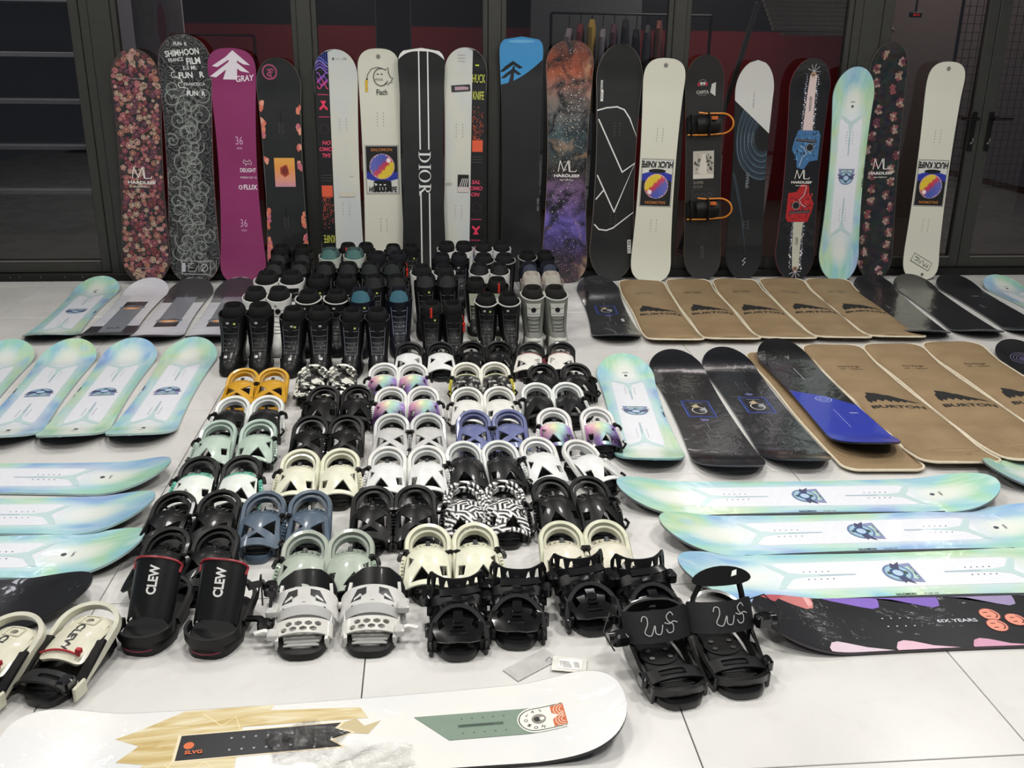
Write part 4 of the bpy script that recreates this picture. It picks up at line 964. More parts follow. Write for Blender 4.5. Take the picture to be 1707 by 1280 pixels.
def g_front(gr, L):
    yn = NT('sand_streaks'); yv = yn.noise(9, 4, 1.2, vec=yn.map((3.5, .5, 1))); Y = yn.fin(yn.ramp(yv, [(.32, hx('#b99d5c')), (.5, hx('#cfbd8c')), (.68, hx('#dfd6b8'))]), .35, coat=.4)
    # toothed sand coloured field near the left tip
    gr.poly('sand_print', Y, [(-.145, -.40), (-.10, -.375), (-.085, -.435), (-.045, -.405), (-.03, -.47), (.02, -.43), (.05, -.49), (.075, -.44), (.135, -.345), (.135, -.13), (.115, -.14), (.10, .08), (.058, .10), (.06, -.20), (-.02, -.20), (-.145, -.20)])
    for P in ([(.12, -.3), (.07, -.25), (.10, -.22), (.04, -.2)], [(-.05, -.36), (-.09, -.31), (-.05, -.27), (-.11, -.22)], [(-.02, -.33), (-.08, -.36)]): gr.stroke('crack_print', '#e8d8ac', P, .003)
    gr.poly('sand_print', '#c4b48c', [(.04, .02), (.06, .07), (.03, .09), (.045, .13), (.0, .10), (.01, .05)])
    gr.poly('dark_panel', '#e6d8b8', [(-.045, -.345), (.048, -.345), (.052, .045), (.03, .03), (.01, .07), (-.01, .02), (-.04, .05)]); gr.poly('dark_panel', '#15161a', [(-.041, -.338), (.044, -.338), (.048, .035), (.03, .02), (.01, .06), (-.01, .01), (-.036, .04)])
    gr.circle('sunset_print', '#d86c3c', .008, -.315, .012, .012)
    LATE = lambda: gr.text('lettering', '#e0703c', 'SLVG', .018, -.30, .016, PI/2, 1.1, .03)
    for s in (-1, 1):
        for i in range(6): gr.circle('insert_holes', '#9aa0a8', .003+s*.02, -.22+i*.028, .0032, n=8)
    gn = '#7c9080'
    gr.poly('green_panel', gn, [(.046, .21), (.046, .50), (-.046, .50), (-.046, .29)])
    for s in (-1, 1):
        for i in range(5): gr.circle('insert_holes', '#33423a', .0+s*.026, .325+i*.026, .0022, n=6)
    gr.rect('slot', '#4c5c52', .0, .37, .010, .11); gr.rect('slot', '#3c4a42', .0, .36, .004, .08)
    P = [(.046, .575)]+[(.046*cos(a), .505-.046*sin(a)) for a in lsp(0, PI, 15)]+[(-.046, .575)]
    gr.poly('badge', '#e8e6de', P); Q = [(u*.86, .505+(v-.505)*.9 if v < .57 else v) for u, v in P]; gr.stroke('badge', '#34473f', Q, .003)
    gr.circle('badge', '#8c8880', 0, .512, .018); gr.circle('badge', '#2c2c2c', 0, .508, .009); gr.circle('badge', '#e4e4dc', 0, .52, .006)
    gr.P = {k: [(c, [(-u, v) for u, v in V], F, q) for c, V, F, q in it] for k, it in gr.P.items()}
    for i, ch in enumerate('SALOMON'):
        a = R(180+14-32*i+0); th = PI+PI/2-(-PI*.60+i*.2*PI); gr.text('badge', '#3a3a38', ch, .030*sin(-PI*.6+i*.2*PI)*-1*-1, .510-.030*cos(-PI*.6+i*.2*PI), .013, -(-PI*.6+i*.2*PI)+PI*0, 1, .02)
    gr.rect('badge', '#c8683c', 0, .561, .074, .032); gr._a('badge', '#e8e6de', [(-.012, .545), (.012, .545), (0, .558)], [(0, 1, 2)])
    for s in (-1, 1):
        for r_ in (.01, .017, .024): gr.ring('badge', '#ecd8c4', s*.018, .575, r_, .0018, 10, a0=185, a1=355, ry=r_)
    LATE(); gr.text('lettering', '#222222', 'SALOMON', .126, .0, .012, PI/2, 1.2, .03); gr.text('lettering', '#555555', 'DANCEHAUL', .126, .08, .010, PI/2, 1.2)
FB = floor_board('long white snowboard with sand and green print lying across the front', (-.985, 1.845), (.458, 1.915), white_top('#e3e3de', '#dcdedf', .5), W=.292, waist=.268, p=2.6, q=2.3, tip=.15, g=g_front, side='#2c2c2c', edge='#141414')
# loose clear film on the front board
def film_mat():
    n = NT('clear_film'); tr = n.n('ShaderNodeBsdfTransparent'); tr.inputs[0].default_value = (.97, .97, .97, 1); gl = n.n('ShaderNodeBsdfGlossy'); gl.inputs['Roughness'].default_value = .08
    lw = n.n('ShaderNodeFresnel'); lw.inputs[0].default_value = 1.45; bp = n.bump(n.noise(30, 4, 1.5), .7, .01); n.l(bp, gl.inputs['Normal']); n.l(bp, lw.inputs['Normal'])
    mx = n.n('ShaderNodeMixShader'); n.l(n.math('MULTIPLY', lw.outputs[0], 1.5, clamp=True), mx.inputs[0]); n.l(tr.outputs[0], mx.inputs[1]); n.l(gl.outputs[0], mx.inputs[2]); n.l(mx.outputs[0], n.o.inputs[0]); return n.m
FILM = film_mat()
def film(parent, x0, x1, y0, y1, z, amp, seed, nx=16, ny=60, L=None, lab='plastic_wrap'):
    r = random.Random(seed); K = [(r.uniform(20, 70), r.uniform(8, 40), r.random()*6, r.uniform(.3, 1)) for _ in range(6)]
    V = []; F = []; cx_, cy_ = (x0+x1)/2, (y0+y1)/2
    for i in range(ny+1):
        for j in range(nx+1):
            x = x0+(x1-x0)*j/nx; y = y0+(y1-y0)*i/ny; h = sum(a*abs(sin(u*x+v*y+p)) for u, v, p, a in K)/4
            zz = z+amp*h
            if L: a = abs(y); k = L/2-.25; zz += 0 if a < k else RS*((a-k)/.25)**1.9
            V.append((x, y, zz))
    for i in range(ny):
        for j in range(nx):
            a = i*(nx+1)+j; u = (V[a][0]-cx_)/(x1-x0)*2; v = (V[a][1]-cy_)/(y1-y0)*2
            if u*u+v*v < .80+.2*sin(5*math.atan2(v, u)+seed): F.append((a, a+1, a+nx+2, a+nx+1))
    return link(lab, mesh(V, F, True), FILM, parent)
film(FB, .03, .165, -.02, .22, TH+.003, .012, 3, 30, 44, 1.44)
film(FB, -.07, .09, -.15, .05, TH+.003, .006, 5, 30, 40, 1.44)
MW = [c for c in bpy.data.objects if c.get('label', '').startswith('pastel snowboard with folded film')][0]

# ---------------------------------------------------------------- paper sleeves
def paper_mat():
    n = NT('kraft_sleeve'); v = n.noise(4, 5, .8); c = n.ramp(v, [(.35, hx('#877255')), (.65, hx('#957f60'))])
    h = n.math('ADD', n.math('MULTIPLY', n.noise(9, 5, 1.6), 1.0), n.math('MULTIPLY', n.noise(240, 2), .06))
    return n.fin(c, .62, bump=n.bump(h, .45, .012), spec=.3)
PAPER = paper_mat(); PIPE = M('#d9cfb8', .7, fab=True)
MTN = [(0, .2), (.04, .62), (.1, .72), (.13, 1.0), (.22, .9), (.3, .85), (.42, .68), (.52, .66), (.62, .5), (.8, .28), (1.0, .03), (.85, .06), (.78, .14), (.72, .03), (.66, .16), (.58, .02), (.5, .20), (.44, .04), (.36, .24), (.28, .08), (.2, .24), (.14, .05), (.08, .14), (.04, -.02)]
def sleeve(lab, B, A, W=.325, flat=False, seed=0, oval=False):
    B = Vector((B[0], B[1], .0)); A = Vector((A[0], A[1], .0)); L = (A-B).length
    t = thing('board_sleeve', lab, 'board bag', mat=board_matrix(B, A, (0, 0, 1)))
    r = random.Random(seed); w1, w2 = r.random()*6, r.random()*6
    def hw(y):
        a = L/2-abs(y); h = W/2+.004*sin(y*7+w1)
        if a < .07: h -= .07*(1-math.sqrt(max(0, 1-(1-a/.07)**2)))*(.75 if y > 0 else .9)
        return h
    def zb(y):
        a = abs(y); k = L/2-.27; return .003+(0 if a < k else (.012 if flat else .032)*((a-k)/.27)**1.7)
    def zt(x, y):
        u = x/hw(y); e = (L/2-abs(y)); bul = (.004 if flat else .019)*(max(0, 1-abs(u)**3.2))*min(1, e/.05+.25)
        return zb(y)+.004+bul+(.0022*sin(9*x+7*y+w1)+.0018*sin(22*x-13*y+w2)+.0012*sin(34*y+w2+8*x))*(1-abs(u)**4)*(.3 if flat else 1)
    ys = [-L/2*cos(PI*i/60) for i in range(61)]; ys[0] += .001; ys[-1] -= .001; m = 14; V = []; F = []
    for y in ys:
        h = hw(y)
        for j in range(m+1): x = h*(-1+2*j/m); V.append((x, y, zt(x, y)))
    k = len(V)
    for y in ys:
        h = hw(y)
        for j in range(m+1): x = h*(-1+2*j/m); V.append((x, y, zb(y)))
    n1 = m+1
    for i in range(60):
        for j in range(m): a = i*n1+j; F += [(a, a+1, a+n1+1, a+n1), (k+a, k+a+n1, k+a+n1+1, k+a+1)]
        F += [(i*n1, i*n1+n1, k+i*n1+n1, k+i*n1), (i*n1+m, k+i*n1+m, k+i*n1+n1+m, i*n1+n1+m)]
    for j in range(m): F += [(j, k+j, k+j+1, j+1), (60*n1+j, 60*n1+j+1, k+60*n1+j+1, k+60*n1+j)]
    link('paper', mesh(V, F, True), PAPER, t)
    out = [(hw(y)+.002, y, zb(y)+.003) for y in ys]+[(-hw(y)-.002, y, zb(y)+.003) for y in ys[::-1]]
    link('piping', MB().tube(out, circ(.0055, 6), closed=True).me(True), PIPE, t)
    if not flat:
        g = G(); K = ink('#161616', .8, 0); y0 = -L/2+L*.415
        g.poly('mountain_logo', K, [(-.112+.235*a, y0+.052+.145*b) for a, b in MTN])
        g.text('lettering', K, 'BURTON', .003, y0-.002, .05, 0, 1.25, .028)
        g.text('lettering', '#3a2c1c', 'Size Range', .0-.02, -L/2+L*.785, .026, 0, 1.0, .01); g.text('lettering', '#3a2c1c', '157 - 164cm', .0-.02, -L/2+L*.762, .024, 0, 1.0, .01)
        if oval: g.ring('oval_print', '#6a5232', .02, -L/2+.13, .10, .0012, 24, ry=.022); g.text('oval_print', '#4a3820', 'size', .045, -L/2+.075, .014)
        g.fin(t, lambda x, y, e: (x, y, zt(x, y)+e+.0006), cuts=[-L/2+L*i/80 for i in range(6, 72)], xcuts=lsp(-.13, .13, 17), step=0)
    return t
for k, (nx, fx, ff, lab) in enumerate([(1.37, 1.465, 6.40, 'brown paper board sleeve beside the black wrapped board, far right row'), (1.695, 1.80, 6.42, 'brown paper board sleeve, second in the far row of five'), (2.02, 2.135, 6.42, 'brown paper board sleeve, middle of the far row of five'), (2.345, 2.475, 6.42, 'brown paper board sleeve, fourth in the far row, under the chainsaw board'), (2.665, 2.80, 6.40, 'brown paper board sleeve beside the dark wrapped boards, far right row')]):
    sleeve(lab, (nx, 4.985), (fx, ff), W=.315, seed=k)
sleeve('opened brown paper sleeve lying flat under the bright blue snowboard', (1.775, 3.262), (1.86, 4.78), W=.335, flat=True, seed=9)
sleeve('brown paper board sleeve next to the blue board, nearer row', (2.10, 3.275), (2.19, 4.84), W=.33, seed=10, oval=True)
sleeve('brown paper board sleeve, middle of the three in the nearer row', (2.445, 3.28), (2.535, 4.84), W=.33, seed=11, oval=True)
sleeve('brown paper board sleeve cut by the right edge, nearer row', (2.79, 3.30), (2.885, 4.86), W=.33, seed=12)

# ---------------------------------------------------------------- bindings
_gm = {}
def part(name, key, build, m, parent, smooth=True):
    """shared mesh data, material on the object"""
    if key not in _gm:
        me = build(); 
        if isinstance(me, MB): me = me.me(smooth)
        me.materials.append(None); _gm[key] = me
    o = bpy.data.objects.new(name, _gm[key]); COL.objects.link(o); o.parent = parent
    o.material_slots[0].link = 'OBJECT'; o.material_slots[0].material = m
    return o
def sole_outline(s=1.0, toe=.052, heel=.044, y0=-.142, y1=.138):
    P = []
    for i in range(28):
        a = 2*PI*i/28; c, d = cos(a), sin(a); w = toe if d < 0 else heel
        x = w*abs(c)**.62*(1 if c > 0 else -1); y = (abs(y0) if d < 0 else y1)*abs(d)**.75*(1 if d > 0 else -1)
        P.append((x*s, y*s))
    return P
def base_mesh(s=1.0, h=.026):
    def b():
        P = sole_outline(s); mb = MB()
        mb.rings([[(x*.97, y*.99, 0) for x, y in P], [(x*1.03, y*1.005, .006) for x, y in P], [(x*1.03, y*1.005, h-.006) for x, y in P], [(x*.96, y*.98, h) for x, y in P]])
        for sx in (-1, 1):   # side rails rising towards the heel loop
            mb.tube([(sx*.052, -.10, .022), (sx*.058, -.04, .030), (sx*.060, .03, .040), (sx*.055, .09, .045)], rectp(.010, .034), (0, 0, 1))
        return mb
    return b
def pad_mesh():
    P = [(x*.86, y*.90) for x, y in sole_outline()]; mb = MB()
    mb.rings([[(x, y, .024) for x, y in P], [(x, y, .030) for x, y in P], [(x*.93, y*.95, .0325) for x, y in P]])
    for k in range(5): mb.box(-.036, .036, -.125+k*.016, -.118+k*.016, .0315, .035, .001)
    return mb
def loop_pts(rx, y0, ry, z0, rz, n=26, e=.86):
    """two rising sides joined by a round arch behind the heel"""
    yt, zt = y0+ry, z0+rz; ya = yt-rx*1.05; za = z0+rz*(ya-y0)/ry*1.04; P = [(rx*.97, y0, z0), (rx, (y0+ya)/2, (z0+za)/2), (rx, ya, za)]
    A = [(rx*cos(PI*i/n), ya+(yt-ya)*sin(PI*i/n), za+(zt-za)*max(0, sin(PI*i/n))) for i in range(1, n)]
    return P+A+[(-x, y, z) for x, y, z in P[::-1]]
def heel_mesh():
    prof = [(-.0085, -.006), (-.007, .007), (.004, .009), (.0085, .002), (.008, -.006)]
    return MB().tube(loop_pts(.066, -.075, .208, .030, .088), prof, (0, -.4, .917))
def heel_in_mesh(): return MB().tube(loop_pts(.053, -.05, .168, .028, .074), rectp(.009, .020), (0, -.35, .93))
# folded highback: d = distance from the hinge
HB = [(.0, .034), (.015, .045), (.045, .053), (.068, .0575), (.10, .060), (.15, .064), (.19, .069), (.205, .068), (.213, .060)]
def hb_map(x, d):
    z = .068+.030*sin(PI/2*min(1, d/.09)) if d < .09 else .098-.036*((d-.09)/.125)**1.5
    return Vector((x, .096-d*1.03, z-5.4*x*x))
def mir(P, m): return [(m*x, y) for x, y in P]
WIN = [[(-.043, .028), (-.020, .020), (-.020, .060), (-.044, .062)], [(.020, .020), (.043, .028), (.044, .062), (.020, .060)], [(-.015, .028), (-.009, .028), (-.009, .062), (-.015, .062)], [(.009, .028), (.015, .028), (.015, .062), (.009, .062)]]
HOLES = {'A': [[(-.056, .138), (-.035, .148), (-.042, .180), (-.059, .172)], [(-.014, .199), (.016, .152), (.048, .201)], [(.0545, .098), (.038, .120), (.0565, .146)]],
         'B': [[(-.049, .118), (-.008, .160), (-.054, .180)], [(.048, .104), (.012, .150), (.052, .168)], [(-.03, .190), (.0, .170), (.028, .190)]],
         'C': [[(-.052, .128), (-.008, .180), (-.055, .190)], [(.050, .112), (.026, .140), (.052, .160)]],
         'N': []}
def hb_mesh(kind, m):
    def b():
        out = [(w, d) for d, w in HB]+[(0, .2155)]+[(-w, d) for d, w in HB[::-1]]
        hs = [mir(h, m) for h in HOLES[kind]]+WIN
        return sheet([out]+hs, hb_map, .0055, cx=lsp(-.055, .055, 9), cy=lsp(.012, .205, 14))
    return b
def ridge_mesh():
    mb = MB(); P = [hb_map(x, .068)+Vector((0, 0, .003)) for x in lsp(-.054, .054, 13)]
    mb.tube(P, rectp(.010, .008), (0, 0, 1))
    mb.tube([hb_map(x, .014)+Vector((0, 0, .003)) for x in lsp(-.036, .036, 9)], rectp(.010, .007), (0, 0, 1))
    return mb
def adj_mesh():
    mb = MB(); M4 = Matrix.Translation(hb_map(0, .042)+Vector((0, 0, .004))) @ Matrix.Rotation(R(14), 4, 'X')
    mb.box(-.0075, .0075, -.018, .014, 0, .010, .003, M4); mb.box(-.010, .010, -.023, -.016, 0, .007, .002, M4); return mb
def frame_mesh():
    mb = MB()
    for x in (-.031, -.016, .016, .031): mb.tube([hb_map(x, d)+Vector((0, 0, .004)) for d in (.010, .03, .05, .068)], rectp(.0075, .008), (0, 0, 1))
    return mb
def crease_mesh(m):
    def b():
        mb = MB()
        for P in ([(-.046, .088), (-.020, .105), (.004, .148)], [(.044, .090), (.020, .110), (-.002, .150)]):
            mb.tube([hb_map(m*x, d)+Vector((0, 0, .0005)) for x, d in P], circ(.0016, 4), (0, 0, 1))
        return mb
    return b
def ladder_mesh(m):
    def b():
        mb = MB(); mb.tube([(m*.060, .035, .070), (m*.072, .005, .078), (m*.079, -.035, .062), (m*.078, -.075, .036), (m*.070, -.10, .016)], rectp(.005, .014), (m, 0, .4))
        for k in range(6): mb.box(m*.076-.004, m*.076+.004, -.07+k*.012, -.066+k*.012, .045+k*.005, .056+k*.005)
        return mb
    return b
def lever_mesh(m):
    def b():
        mb = MB(); mb.tube([(m*.058, .020, .080), (m*.070, .026, .084), (m*.082, .018, .080), (m*.088, .0, .072)], rectp(.012, .014), (0, 0, 1)); mb.disc((m*.066, .022, .078), .009, .016, (0, 0, 1), 10)
        return mb
    return b
def hook_mesh(m):
    def b():
        mb = MB(); mb.tube([(m*.060, -.095, .030), (m*.078, -.110, .040), (m*.088, -.10, .052), (m*.080, -.085, .058)], circ(.0055, 6)); mb.box(min(m*.058, m*.075), max(m*.058, m*.075), -.118, -.090, .012, .040, .004)
        return mb
    return b
def cord_mesh(m):
    def b(): return MB().tube([(m*.050, .10, .040), (m*.066, .05, .060), (m*.070, .0, .070), (m*.064, -.05, .040)], circ(.0028, 5))
    return b
def supermatic(label, x, y, rz, m, c, kind='A', group=None):
    """c: rim, liner, back, ridge, base, strap"""
    t = thing('snowboard_binding', label, 'binding', (x, y, 0), rz, group)
    C = [q if not isinstance(q, str) else M(q, .38, .25) for q in c]
    part('baseplate', 'base', base_mesh(), C[4], t); part('footbed', 'pad', pad_mesh, M('#17181a', .7) if c[4] != c[2] else C[4], t)
    part('heel_loop', 'heel', heel_mesh, C[0], t); part('heel_pad', 'heelin', heel_in_mesh, C[1], t)
    h = part('highback', 'hb'+kind+str(m), hb_mesh(kind, m), C[2], t)
    part('crease', 'cr'+str(m), crease_mesh(m), C[2], h)
    part('hinge_bar', 'ridge', ridge_mesh, C[3], t); part('lean_adjuster', 'adj', adj_mesh, M('#2c2f31', .4) if sum(lin3(c[2])) > .6 else M('#141516', .2, .8), t); part('adjuster_frame', 'adjf', frame_mesh, C[3], h)
    part('ladder_strap', 'lad'+str(m), ladder_mesh(m), C[5], t); part('lever', 'lev'+str(m), lever_mesh(m), M(LEV.get(label[:5], '#141414'), .3, .4) , t)
    part('buckle_hook', 'hook'+str(m), hook_mesh(m), C[4] if c[4] == c[2] else M('#161616', .3, .4), t); part('release_cable', 'cord'+str(-m), cord_mesh(-m), M('#131313', .4) if c[5] == c[4] else C[5], t)
    return t
LEV = {}
def lin3(s): return hx(s) if isinstance(s, str) else (.5, .5, .5)
def nt_pattern(kind):
    n = NT('pattern_'+kind)
    if kind == 'camo':
        v = n.noise(24, 2, 1.2); c = n.ramp(v, [(.44, hx('#1c1d1c')), (.47, hx('#55564e')), (.50, hx('#dcdcd0')), (.62, hx('#e8e8de'))], 'CONSTANT')
        return n.fin(c, .35, coat=.3)
    if kind == 'zebra':
        v = n.vor(30, out=1); x = n.n('ShaderNodeSeparateXYZ'); n.l(v, x.inputs[0]); a = n.math('MULTIPLY', x.outputs[0], 6.28)
        s = n.xyz(); f = n.math('ADD', n.math('MULTIPLY', s[0], n.math('COSINE', a)), n.math('MULTIPLY', s[1], n.math('SINE', a)))
        st = n.math('SINE', n.math('MULTIPLY', f, 380)); c = n.ramp(n.math('MULTIPLY_ADD', st, .5, .5), [(0, (.012, .012, .013)), (.5, (.72, .72, .71))], 'CONSTANT'); return n.fin(c, .35, coat=.3)
    if kind == 'irid':
        x, y, z = n.xyz(); u = n.math('MULTIPLY_ADD', x, 7, .5); w2 = n.noise(18, 2, 1); u = n.math('ADD', u, n.math('MULTIPLY_ADD', w2, .3, -.15))
        top = n.ramp(u, [(.08, hx('#b070a8')), (.25, hx('#e4b4bc')), (.42, hx('#e6e4b8')), (.55, hx('#c0dcb8')), (.7, hx('#b8dcdc')), (.88, hx('#9c78c4'))])
        low = n.ramp(u, [(.15, hx('#2c1838')), (.4, hx('#7a5c98')), (.55, hx('#8cbcbc')), (.75, hx('#4c2c68')), (.9, hx('#1c1428'))])
        return n.fin(n.mix(n.ramp(n.math('MULTIPLY_ADD', y, 7, .62), [(.0, 1), (.5, 0)]), top, low), .3, coat=.5)
    if kind == 'clear':
        b = n.b.inputs; n.fin(hx('#c9c8c0'), .25, coat=.4); b['Transmission Weight'].default_value = .35; b['IOR'].default_value = 1.2; return n.m
    if kind == 'mottle':
        v = n.noise(24, 4, 1.5); return n.fin(n.ramp(v, [(.5, hx('#1a1a1a')), (.56, hx('#6a6a68')), (.62, hx('#c8c8c0'))]), .35, coat=.3)
CAMO, ZEB, IRI, CLR, MOT = [nt_pattern(k) for k in ('camo', 'zebra', 'irid', 'clear', 'mottle')]
K, W_, KB_ = '#111213', '#dcdcd8', '#0c0c0d'
KG = M('#131316', .16, .9)
black = (K, K, K, K, KB_, KB_)
CS = {
 'yellow': (('#cc9c2a', '#b4861e', '#cb9826', '#bc8c22', '#bc8c22', '#b88822'), 'B'),
 'camo': ((CAMO, CAMO, CAMO, CAMO, K, K), 'B'),
 'irid': ((W_, '#c4c4c4', IRI, W_, '#17161c', '#d8d8d8'), 'A'),
 'whiteblackrim': (('#202225', '#26282a', '#e4e6e4', '#202225', '#1d2022', '#202225'), 'C'),
 'black': (black, 'A'), 'blacklat': (black, 'B'), 'blackplain': (('#121212', '#121212', '#161717', '#101010', KB_, KB_), 'N'),
 'red': (('#1c1f20', '#1c1f20', '#e2e0d8', '#8c3c48', '#2a1a1e', '#7c3440'), 'C'),
 'yelwhite': (('#e0e0d4', '#b8b8ae', MOT, '#dcdcae', K, '#c4bc4c'), 'A'),
 'white': (('#dcdcd6', '#b9b9b3', '#dfdfda', '#d4d4ce', '#b4b4ae', '#cfcfc8'), 'A'),
 'whiteblk': ((W_, '#c0c2c0', '#e0e2e0', '#d8dad8', '#1b1b1c', '#d0d0ce'), 'A'),
 'rimwhite': (('#dadedb', '#b0b4b2', '#17181a', K, KB_, '#cfd2d0'), 'A'),
 'mint': (('#a9bcb0', '#8a9c92', '#b2c4b7', '#9cafa3', '#1f2422', '#a4b6aa'), 'A'),
 'clear': (('#c8cac8', '#a8aaa8', '#c2c2c0', '#b6b8b6', CLR, '#a9aba9'), 'B'),
 'blue': (('#636a94', '#50567a', '#646c98', '#545b84', '#4b5176', '#50577e'), 'B'),
 'cream': (('#d9d9c2', '#b8b8a2', '#dedec8', '#d0d0ba', '#1d1d18', '#d2d2bc'), 'A'),
 'teal': (('#191b1c', '#202224', '#dde3dc', '#5cae98', K, '#66b09c'), 'A'),
 'slate': (('#4c5c6c', '#3c4a58', '#4e5e6e', '#425262', '#415060', '#3e4c5a'), 'B'),
 'zebra': ((ZEB, ZEB, ZEB, ZEB, K, K), 'A'),
 'sage': (('#a2ab9e', '#828c82', '#a8b2a5', '#929e91', '#1c201d', '#95a594'), 'A'),
 'ivory': (('#cfd0b8', '#b8b8a4', '#d8d4c2', '#c8c4ae', CLR, '#c6c4b2'), 'C'),
}
# X left, X right, heel-loop Y, colour key, yaw, description, place
PR = [
 (-.87, -.73, 4.32, 'yellow', 0, 'mustard yellow binding', 'just below the black boots'),
 (-.555, -.42, 4.36, 'camo', 0, 'black and white blotched binding', 'beside the yellow pair'),
 (-.225, -.085, 4.37, 'irid', 0, 'white rimmed rainbow binding', 'farthest of the rainbow pairs, above another rainbow pair'),
 (-.18, -.035, 4.03, 'irid', 0, 'white rimmed rainbow binding', 'middle rainbow pair, above the grey translucent pair'),
 (-.11, .05, 4.71, 'whiteblackrim', 0, 'white binding with black heel loop', 'right below the black boots'),
 (.205, .35, 4.71, 'black', 0, 'black binding', 'below black boots, left of the maroon and white pair'),
 (.495, .655, 4.68, 'red', -.15, 'white and maroon binding', 'below the grey boots'),
 (.165, .305, 4.36, 'yelwhite', 0, 'binding with cream heel loop and dark mottled back', 'above plain white pair'),
 (.525, .69, 4.33, 'black', 0, 'black binding', 'below the maroon and white pair, right column'),
 (.155, .30, 4.01, 'white', 0, 'plain white binding', 'above the violet blue pair'),
 (.47, .61, 4.05, 'rimwhite', 0, 'black binding with white heel loop', 'above the rightmost rainbow pair'),
 (-.475, -.325, 4.06, 'black', .0, 'large black binding', 'below the blotched pair'),
 (-.845, -.70, 3.94, 'rimwhite', 0, 'black binding with white heel loop', 'between yellow and mint pairs'),
 (-.85, -.69, 3.66, 'mint', 0, 'pale mint binding', 'below the white rimmed black pair at left'),
 (-.49, -.345, 3.69, 'blacklat', 0, 'black lattice backed binding', 'above the cream pair'),
 (-.165, -.015, 3.70, 'clear', 0, 'translucent light grey binding', 'below the rainbow pairs'),
 (.17, .32, 3.72, 'blue', 0, 'violet blue binding', 'below the plain white pair'),
 (.505, .69, 3.73, 'irid', 0, 'white rimmed rainbow binding', 'rightmost rainbow pair beside the pastel board'),
 (.415, .555, 3.39, 'whiteblk', .42, 'white binding turned askew', 'below the rightmost rainbow pair'),
 (.125, .265, 3.39, 'rimwhite', .1, 'black binding with white heel loop', 'above the zigzag patterned pair'),
 (-.17, -.02, 3.355, 'whiteblk', 0, 'white binding on black base', 'below the translucent grey pair'),
 (-.49, -.34, 3.345, 'cream', 0, 'cream binding', 'farther cream pair, beside the teal and white pair'),
 (-.845, -.69, 3.30, 'teal', 0, 'white binding with teal hinge and black loop', 'below the mint pair'),
 (-.87, -.72, 3.01, 'blacklat', -.08, 'black lattice backed binding', 'left of the slate blue pair'),
 (-.565, -.41, 2.99, 'slate', .02, 'slate blue binding', 'between black pairs, above the sage green pair'),
 (-.205, -.06, 3.01, 'blacklat', 0, 'black lattice backed binding', 'left of the zigzag patterned pair'),
 (.105, .245, 3.03, 'zebra', 0, 'black and white zigzag patterned binding', 'above the cream pair'),
 (.42, .555, 3.05, 'black', .12, 'black binding', 'right of the zigzag patterned pair'),
 (-.83, -.68, 2.75, 'blacklat', -.12, 'black lattice backed binding', 'above the tall red rimmed pair'),
 (-.395, -.255, 2.70, 'sage', 0, 'sage green binding', 'above the silver honeycomb pair'),
 (-.02, .13, 2.72, 'cream', 0, 'cream binding tied with black cord', 'above the glossy black pair'),
 (.40, .545, 2.715, 'ivory', 0, 'ivory binding with clear base', 'above the right glossy black pair'),
]
for x0, x1, y, key, rz, d, place in PR:
    c, kind = CS[key]
    for s, x in ((-1, x0), (1, x1)):
        r_ = rz+(s*.02); yy = y-.132
        if abs(rz) > .3 and s < 0: r_ *= .35; yy += .03
        if abs(rz) > .3 and s > 0: x += .04
        supermatic('%s, %s of pair, %s' % (d, 'left' if s < 0 else 'right', place), x, yy, r_, s if kind == 'A' else -s, c, kind)
# cord tying the nearer cream pair
tag(link('cord', MB().tube([(.02+.01*i, 2.612+.004*sin(i*1.9), .085+.004*cos(i*2.3)) for i in range(8)], circ(.006, 6)).me(True), M('#1a1a18', .8)), 'short knotted black cord tying the two nearer cream bindings together', 'cord')

# open two-strap bindings
def smooth(P, n=5):
    Q = []
    for i in range(len(P)-1):
        p0, p1, p2, p3 = [Vector(P[max(0, min(len(P)-1, k))]) for k in (i-1, i, i+1, i+2)]
        for j in range(n):
            t = j/n; Q.append(tuple(.5*((2*p1)+(p2-p0)*t+(2*p0-5*p1+4*p2-p3)*t*t+(3*p1-p0-3*p2+p3)*t**3)))
    return Q+[tuple(P[-1])]
def band(y0, y1, hw_, z0, h, th=.005, holes=(), tilt=0, sag=0, n=9):
    """curved strap between the two sides: 2D (u -1..1 scaled to metres, v along y)"""
    wd = hw_*1.28
    def f(u, v):
        a = u/wd*1.45; return Vector((hw_*sin(a)/sin(1.45), v+sag*(cos(a)), z0+h*max(0, cos(a))**.8+tilt*(v-(y0+y1)/2)))
    return sheet([rrect(-wd, wd, y0, y1, min(.008, (y1-y0)/3))]+list(holes), f, th, cx=lsp(-wd*.95, wd*.95, 15), cy=[(y0+y1)/2])
def hexes(x0, x1, y0, y1, r):
    H = []; j = 0; y = y0+r
    while y+r <= y1:
        x = x0+r+(j % 2)*r*.95
        while x+r <= x1: H.append([(x+r*.78*cos(PI/6+PI/3*k), y+r*.78*sin(PI/6+PI/3*k)) for k in range(6)]); x += r*1.9
        y += r*1.65; j += 1
    return H
def tray(c):
    def b():
        P = sole_outline(1.04, .055, .048); mb = MB()
        mb.rings([[(x*.97, y*.99, 0) for x, y in P], [(x*1.04, y*1.01, .008) for x, y in P], [(x*1.03, y, .022) for x, y in P], [(x*.93, y*.96, .026) for x, y in P]])
        return mb
    return b
